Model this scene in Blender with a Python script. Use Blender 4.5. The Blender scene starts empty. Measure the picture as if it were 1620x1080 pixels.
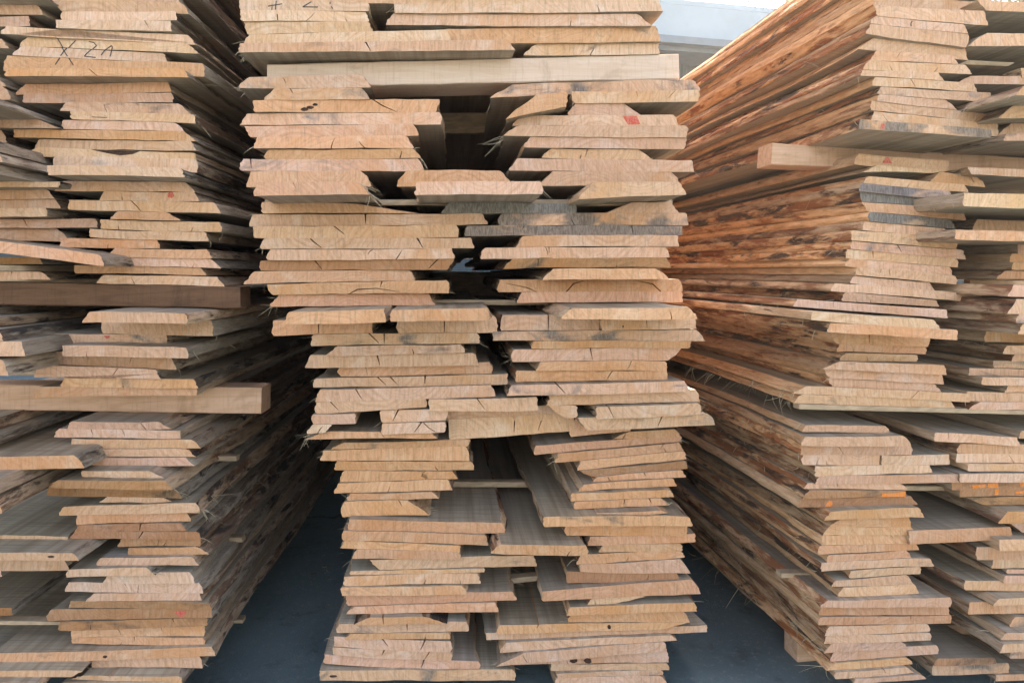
import bpy, math, random
from mathutils import Vector, noise as mnoise

SC = bpy.context.scene
COL = SC.collection
rad = math.radians

# ------------------------------------------------------------------ camera, sky, sun, exposure
GROUND = -1.40                       # the camera is the origin; it stands 1.40 m above the yard
cam_d = bpy.data.cameras.new('camera')
cam_d.sensor_width = 36.0
cam_d.lens = 24.0
cam_d.shift_y = -110.0 / 1620.0      # eye level lies above the middle of the picture
cam_d.clip_start = 0.05
cam_d.clip_end = 2000
cam = bpy.data.objects.new('camera', cam_d)
cam.rotation_euler = (math.pi / 2, 0, 0)
COL.objects.link(cam)
SC.camera = cam

SUN_AZ, SUN_EL = rad(11.0), rad(40.0)   # ahead of the camera, a little to the right, behind the stacks
world = bpy.data.worlds.new('World')
SC.world = world
world.use_nodes = True
wn = world.node_tree
wn.nodes.clear()
sky = wn.nodes.new('ShaderNodeTexSky')
sky.sky_type = 'NISHITA'
sky.sun_disc = False
sky.sun_elevation = SUN_EL
sky.sun_rotation = SUN_AZ
sky.air_density = 1.0
sky.dust_density = 3.0
sky.ozone_density = 0.6
bg = wn.nodes.new('ShaderNodeBackground')
bg.inputs['Strength'].default_value = 0.15
wo = wn.nodes.new('ShaderNodeOutputWorld')
wn.links.new(sky.outputs[0], bg.inputs[0])
wn.links.new(bg.outputs[0], wo.inputs[0])

sd = bpy.data.lights.new('sun', 'SUN')
sd.energy = 4.0
sd.angle = rad(0.5)
sd.color = (1.0, 0.93, 0.82)
sun = bpy.data.objects.new('sun', sd)
to_sun = Vector((math.sin(SUN_AZ) * math.cos(SUN_EL), math.cos(SUN_AZ) * math.cos(SUN_EL), math.sin(SUN_EL)))
sun.rotation_euler = to_sun.to_track_quat('Z', 'Y').to_euler()
COL.objects.link(sun)

SC.view_settings.view_transform = 'Standard'
SC.view_settings.look = 'None'
SC.view_settings.gamma = 1.0
SC.view_settings.exposure = 2.5
SC.view_settings.use_white_balance = True      # set for open shade, as the photograph is
SC.view_settings.white_balance_temperature = 7900
SC.view_settings.white_balance_tint = 14
SC.render.engine = 'CYCLES'
SC.cycles.max_bounces = 8
SC.cycles.diffuse_bounces = 5

# ------------------------------------------------------------------ node helpers
class NT:
    def __init__(s, name):
        s.m = bpy.data.materials.new(name)
        s.m.use_nodes = True
        s.t = s.m.node_tree
        s.t.nodes.clear()
        s.out = s.t.nodes.new('ShaderNodeOutputMaterial')
        s.b = s.t.nodes.new('ShaderNodeBsdfPrincipled')
        s.t.links.new(s.b.outputs[0], s.out.inputs[0])
    def set(s, sock, v):
        if isinstance(v, bpy.types.NodeSocket):
            s.t.links.new(v, sock)
        else:
            sock.default_value = v
    def attr(s, name, kind='GEOMETRY'):
        n = s.t.nodes.new('ShaderNodeAttribute')
        n.attribute_type = kind
        n.attribute_name = name
        return n
    def vm(s, op, a, b=None):
        n = s.t.nodes.new('ShaderNodeVectorMath'); n.operation = op
        s.set(n.inputs[0], a)
        if b is not None: s.set(n.inputs[1], b)
        return n.outputs['Value'] if op in ('LENGTH', 'DOT_PRODUCT') else n.outputs[0]
    def ma(s, op, a, b=0.0, c=None, clamp=False):
        n = s.t.nodes.new('ShaderNodeMath'); n.operation = op; n.use_clamp = clamp
        s.set(n.inputs[0], a); s.set(n.inputs[1], b)
        if c is not None: s.set(n.inputs[2], c)
        return n.outputs[0]
    def noise(s, v, scale=1.0, detail=3.0, rough=0.55, dist=0.0, dim='3D'):
        n = s.t.nodes.new('ShaderNodeTexNoise'); n.noise_dimensions = dim
        if dim == '1D': s.set(n.inputs['W'], v)
        else: s.set(n.inputs['Vector'], v)
        n.inputs['Scale'].default_value = scale
        n.inputs['Detail'].default_value = detail
        n.inputs['Roughness'].default_value = rough
        n.inputs['Distortion'].default_value = dist
        return n.outputs[0]
    def step(s, v, lo, hi, a=0.0, b=1.0):
        n = s.t.nodes.new('ShaderNodeMapRange'); n.interpolation_type = 'SMOOTHSTEP'
        s.set(n.inputs[0], v)
        n.inputs[1].default_value = lo; n.inputs[2].default_value = hi
        n.inputs[3].default_value = a; n.inputs[4].default_value = b
        return n.outputs[0]
    def mix(s, f, a, b, mode='MIX'):
        n = s.t.nodes.new('ShaderNodeMix'); n.data_type = 'RGBA'; n.blend_type = mode
        s.set(n.inputs[0], f)
        for k, v in ((6, a), (7, b)):
            if isinstance(v, tuple) and len(v) == 3: v = v + (1.0,)
            s.set(n.inputs[k], v)
        return n.outputs[2]
    def bump(s, h, strength, dist):
        n = s.t.nodes.new('ShaderNodeBump')
        n.inputs['Strength'].default_value = strength
        n.inputs['Distance'].default_value = dist
        s.set(n.inputs['Height'], h)
        s.t.links.new(n.outputs[0], s.b.inputs['Normal'])
    def fin(s, col, rough=0.8, spec=0.25):
        s.set(s.b.inputs['Base Color'], col if not (isinstance(col, tuple) and len(col) == 3) else col + (1.0,))
        s.set(s.b.inputs['Roughness'], rough)
        s.b.inputs['Specular IOR Level'].default_value = spec
        return s.m

def mat_end():
    k = NT('sawn_end_grain')
    bp = k.attr('bp').outputs['Vector']
    rp = k.attr('rp').outputs['Vector']
    ti = k.attr('tint')
    warp = k.noise(bp, 9.0, 2.0)
    r = k.ma('ADD', k.vm('LENGTH', rp), k.ma('MULTIPLY', warp, 0.05))
    ring = k.noise(r, 95.0, 3.0, 0.65, dim='1D')
    ring2 = k.noise(r, 300.0, 1.0, 0.5, dim='1D')
    saw = k.noise(k.vm('MULTIPLY', bp, (170.0, 1.0, 14.0)), 1.0, 2.0, 0.6)
    saw2 = k.noise(k.vm('MULTIPLY', bp, (60.0, 1.0, 90.0)), 1.0, 3.0, 0.6, 1.5)
    big = k.noise(bp, 5.0, 3.0, 0.55)
    big2 = k.noise(k.vm('ADD', bp, (7.3, 1.1, 3.7)), 11.0, 4.0, 0.6, 0.8)
    c = k.mix(k.step(ring, 0.28, 0.75), (0.715, 0.436, 0.290), (0.620, 0.345, 0.208))
    c = k.mix(k.step(ring2, 0.55, 0.85, 0, 0.22), c, (0.44, 0.24, 0.12))
    c = k.mix(k.step(big, 0.44, 0.72, 0, 0.65), c, (0.620, 0.300, 0.135))
    c = k.mix(k.step(big2, 0.50, 0.74, 0, 0.60), c, (0.740, 0.535, 0.410))
    c = k.mix(k.step(saw, 0.45, 0.80, 0, 0.5), c, (0.330, 0.195, 0.105))
    c = k.mix(k.step(saw2, 0.56, 0.82, 0, 0.40), c, (0.270, 0.145, 0.070))
    pore = k.noise(bp, 75.0, 5.0, 0.7)
    c = k.mix(k.step(pore, 0.5, 0.72, 0, 0.38), c, (0.300, 0.170, 0.090))
    # weather stain: grey or brown patches with ragged borders
    sn = k.noise(k.vm('MULTIPLY', bp, (6.0, 1.0, 13.0)), 1.0, 4.0, 0.62, 0.6)
    smask = k.step(k.ma('ADD', sn, k.ma('MULTIPLY', ti.outputs['Alpha'], 0.42)), 0.62, 0.80, 0, 0.88)
    streak = k.noise(k.vm('MULTIPLY', bp, (95.0, 1.0, 22.0)), 1.0, 3.0, 0.6, 2.0)
    stc = k.mix(k.step(streak, 0.35, 0.65), (0.255, 0.215, 0.185), (0.110, 0.092, 0.085))
    c = k.mix(smask, c, stc)
    c = k.mix(1.0, c, ti.outputs['Color'], 'MULTIPLY')
    k.bump(k.ma('ADD', saw, k.ma('MULTIPLY', saw2, 0.7)), 0.5, 0.0016)
    return k.fin(c, 0.82, 0.15)

def mat_face():
    k = NT('sawn_board_face')
    bp = k.attr('bp').outputs['Vector']
    ti = k.attr('tint')
    st = k.noise(k.vm('MULTIPLY', bp, (38.0, 1.1, 10.0)), 1.0, 4.0, 0.6, 0.3)
    cross = k.noise(k.vm('MULTIPLY', bp, (4.0, 120.0, 4.0)), 1.0, 2.0, 0.6)
    big = k.noise(bp, 2.2, 3.0)
    c = k.mix(k.step(st, 0.3, 0.72), (0.490, 0.400, 0.300), (0.300, 0.225, 0.155))
    c = k.mix(k.step(cross, 0.42, 0.72, 0, 0.55), c, (0.20, 0.155, 0.115))
    c = k.mix(k.step(big, 0.45, 0.7, 0, 0.5), c, (0.330, 0.290, 0.245))
    c = k.mix(0.5, c, k.mix(1.0, c, ti.outputs['Color'], 'MULTIPLY'))
    k.bump(k.ma('ADD', cross, st), 0.35, 0.0015)
    return k.fin(c, 0.7, 0.25)

def mat_edge():
    k = NT('waney_bark_edge')
    bp = k.attr('bp').outputs['Vector']
    ti = k.attr('tint')
    ed = k.attr('edge')          # x: warmth, y: bark left on
    sep = k.t.nodes.new('ShaderNodeSeparateXYZ')
    k.t.links.new(ed.outputs['Vector'], sep.inputs[0])
    warm, bark = sep.outputs[0], sep.outputs[1]
    v = k.vm('MULTIPLY', bp, (14.0, 4.4, 26.0))
    n1 = k.noise(v, 1.0, 7.0, 0.68, 0.35)
    n2 = k.noise(k.vm('ADD', v, (31.0, 8.0, 5.0)), 0.9, 7.0, 0.70, 0.45)
    n3 = k.noise(k.vm('MULTIPLY', bp, (30.0, 9.0, 60.0)), 1.0, 5.0, 0.7, 0.5)
    fine = k.noise(k.vm('MULTIPLY', bp, (80.0, 12.0, 120.0)), 1.0, 4.0, 0.65)
    wood = k.mix(warm, (0.400, 0.325, 0.255), (0.800, 0.460, 0.245))
    wood = k.mix(k.step(n3, 0.35, 0.65, 0, 0.7), wood, k.mix(warm, (0.25, 0.195, 0.145), (0.560, 0.265, 0.105)))
    red = k.mix(warm, (0.150, 0.105, 0.075), (0.330, 0.105, 0.036))
    b1 = k.step(k.ma('ADD', n1, k.ma('MULTIPLY', bark, 0.30)), 0.53, 0.67)
    c = k.mix(b1, wood, red)
    b2 = k.step(k.ma('ADD', n2, k.ma('MULTIPLY', bark, 0.26)), 0.60, 0.70)
    c = k.mix(b2, c, k.mix(warm, (0.060, 0.050, 0.042), (0.085, 0.047, 0.032)))
    c = k.mix(k.step(fine, 0.4, 0.75, 0, 0.5), c, k.mix(1.0, c, (0.45, 0.42, 0.40), 'MULTIPLY'))
    tone = k.t.nodes.new('ShaderNodeCombineXYZ')
    for q in range(3): k.t.links.new(sep.outputs[2], tone.inputs[q])
    c = k.mix(1.0, c, tone.outputs[0], 'MULTIPLY')
    k.bump(k.ma('ADD', k.ma('ADD', n3, fine), k.ma('MULTIPLY', b2, 0.8)), 0.9, 0.006)
    return k.fin(c, 0.85, 0.2)

def mat_plain(name, col, rough=0.8, var=0.25, scale=(40, 40, 40), spec=0.2):
    k = NT(name)
    co = k.t.nodes.new('ShaderNodeTexCoord').outputs['Object']
    n = k.noise(k.vm('MULTIPLY', co, scale), 1.0, 4.0, 0.6, 0.4)
    d = tuple(x * (1 - 2 * var) for x in col)
    c = k.mix(k.step(n, 0.3, 0.7), col, d)
    k.bump(n, 0.3, 0.002)
    return k.fin(c, rough, spec)

def mat_ground():
    k = NT('yard_asphalt')
    co = k.t.nodes.new('ShaderNodeTexCoord').outputs['Object']
    n = k.noise(co, 1.3, 5.0, 0.6)
    f = k.noise(co, 140.0, 3.0, 0.7)
    m = k.noise(co, 9.0, 4.0, 0.6)
    c = k.mix(k.step(n, 0.35, 0.7), (0.092, 0.135, 0.142), (0.145, 0.200, 0.210))
    c = k.mix(k.step(f, 0.45, 0.75, 0, 0.6), c, (0.15, 0.155, 0.155))
    c = k.mix(k.step(m, 0.54, 0.72, 0, 0.55), c, (0.045, 0.050, 0.052))
    c = k.mix(k.step(k.noise(co, 38.0, 4.0, 0.7), 0.52, 0.70, 0, 0.5), c, (0.23, 0.245, 0.235))
    # fine cracks
    wv_ = k.t.nodes.new('ShaderNodeTexNoise'); k.t.links.new(co, wv_.inputs['Vector']); wv_.inputs['Scale'].default_value = 3.0; wv_.inputs['Detail'].default_value = 5.0
    vo = k.t.nodes.new('ShaderNodeTexVoronoi'); vo.feature = 'DISTANCE_TO_EDGE'
    k.t.links.new(k.vm('ADD', co, k.vm('MULTIPLY', wv_.outputs[1], (.35, .35, .35))), vo.inputs['Vector'])
    vo.inputs['Scale'].default_value = 0.55
    c = k.mix(k.step(k.ma('ADD', vo.outputs['Distance'], k.ma('MULTIPLY', m, 0.02)), 0.010, 0.018, 0.8, 0.0), c, (0.02, 0.02, 0.022))
    k.bump(k.ma('ADD', f, k.ma('MULTIPLY', m, 0.6)), 0.5, 0.006)
    return k.fin(c, k.step(n, 0.3, 0.7, 0.55, 0.85), 0.4)

M_END, M_FACE, M_EDGE = mat_end(), mat_face(), mat_edge()
M_STICK = mat_plain('planed_spacer_wood', (0.56, 0.38, 0.24), 0.75, 0.18, (14, 14, 60))
def mat_beam(name, a, d, dark):
    k = NT(name)
    co = k.t.nodes.new('ShaderNodeTexCoord').outputs['Object']
    g1 = k.noise(k.vm('MULTIPLY', co, (3.0, 26.0, 30.0)), 1.0, 4.0, 0.6, 1.6)
    g2 = k.noise(k.vm('MULTIPLY', co, (9.0, 130.0, 140.0)), 1.0, 3.0, 0.65, 0.5)
    saw = k.noise(k.vm('ADD', k.vm('MULTIPLY', co, (120.0, 120.0, 9.0)), (3.0, 1.0, 0.0)), 1.0, 2.0, 0.6, 0.3)
    blot = k.noise(co, 7.0, 5.0, 0.65, 0.7)
    c = k.mix(k.step(g1, 0.32, 0.68), a, d)
    c = k.mix(k.step(g2, 0.48, 0.75, 0, 0.5), c, d)
    c = k.mix(k.step(saw, 0.5, 0.8, 0, 0.4), c, dark)
    c = k.mix(k.step(blot, 0.56, 0.72, 0, 0.55), c, dark)
    k.bump(k.ma('ADD', saw, g2), 0.5, 0.002)
    return k.fin(c, 0.82, 0.15)
M_BEAMD = mat_beam('old_brown_timber', (0.185, 0.092, 0.050), (0.120, 0.058, 0.032), (0.075, 0.040, 0.024))
M_BEAMP = mat_beam('pale_new_timber', (0.710, 0.425, 0.285), (0.570, 0.320, 0.185), (0.400, 0.225, 0.125))
M_SLAB = mat_beam('pale_slab_timber', (0.740, 0.530, 0.400), (0.660, 0.440, 0.310), (0.470, 0.300, 0.200))
M_PENCIL = mat_plain('pencil_line', (0.085, 0.070, 0.065), 0.9, 0.2)
def mat_mark(name, col, amt):
    k = NT(name)
    co = k.t.nodes.new('ShaderNodeTexCoord').outputs['Object']
    n = k.noise(k.vm('MULTIPLY', co, (160, 160, 90)), 1.0, 4.0, 0.7, 1.0)
    return k.fin(k.mix(k.step(n, 0.42, 0.62, 0, amt), col, (0.60, 0.36, 0.22)), 0.85, 0.1)
M_RED = mat_mark('red_crayon', (0.60, 0.085, 0.060), 0.5)
M_ORANGE = mat_mark('orange_spray_paint', (0.80, 0.20, 0.02), 0.6)
M_KNOT = mat_plain('dark_knot', (0.10, 0.05, 0.03), 0.9, 0.3, (120, 120, 120))
M_FIBRE = mat_plain('torn_wood_fibre', (0.55, 0.42, 0.28), 0.9, 0.2)

# ------------------------------------------------------------------ picture data -> world
H = 430.0                            # picture row of eye level
F = 1080.0                           # focal length in picture pixels
TILES = {'A': (0, 0), 'B': (375, 0), 'C': (735, 0), 'D': (1215, 0)}
def px(tile, x, y):
    ox = TILES[tile[0]][0]
    if tile == 'B4': ox = 455
    return ox + x / 4.0, (int(tile[1]) - 1) * 270 + y / 4.0

class Stack:
    def __init__(s, vp, s0):
        dx = (vp - 810.0) / F
        n = math.hypot(dx, 1.0)
        s.D = Vector((dx / n, 1 / n, 0)); s.U = Vector((1 / n, -dx / n, 0)); s.s0 = s0
        s.rot = -math.atan(dx)
    def uw(s, p, rho):               # where the ray through a picture point meets the plane of the board ends
        r = Vector(((p[0] - 810.0) / F, 1.0, -(p[1] - H) / F))
        P = r * (s.s0 * rho / r.dot(s.D))
        return P.dot(s.U), P.z
    def at(s, u, v, w):
        return s.U * u + s.D * v + Vector((0, 0, w))
STACKS = {'left': Stack(745, 2.25), 'middle': Stack(715, 2.20), 'right': Stack(650, 2.02)}
STK = dict(L='left', K='left', M='middle', P='middle', Q='middle', R='right', T='right')

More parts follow.
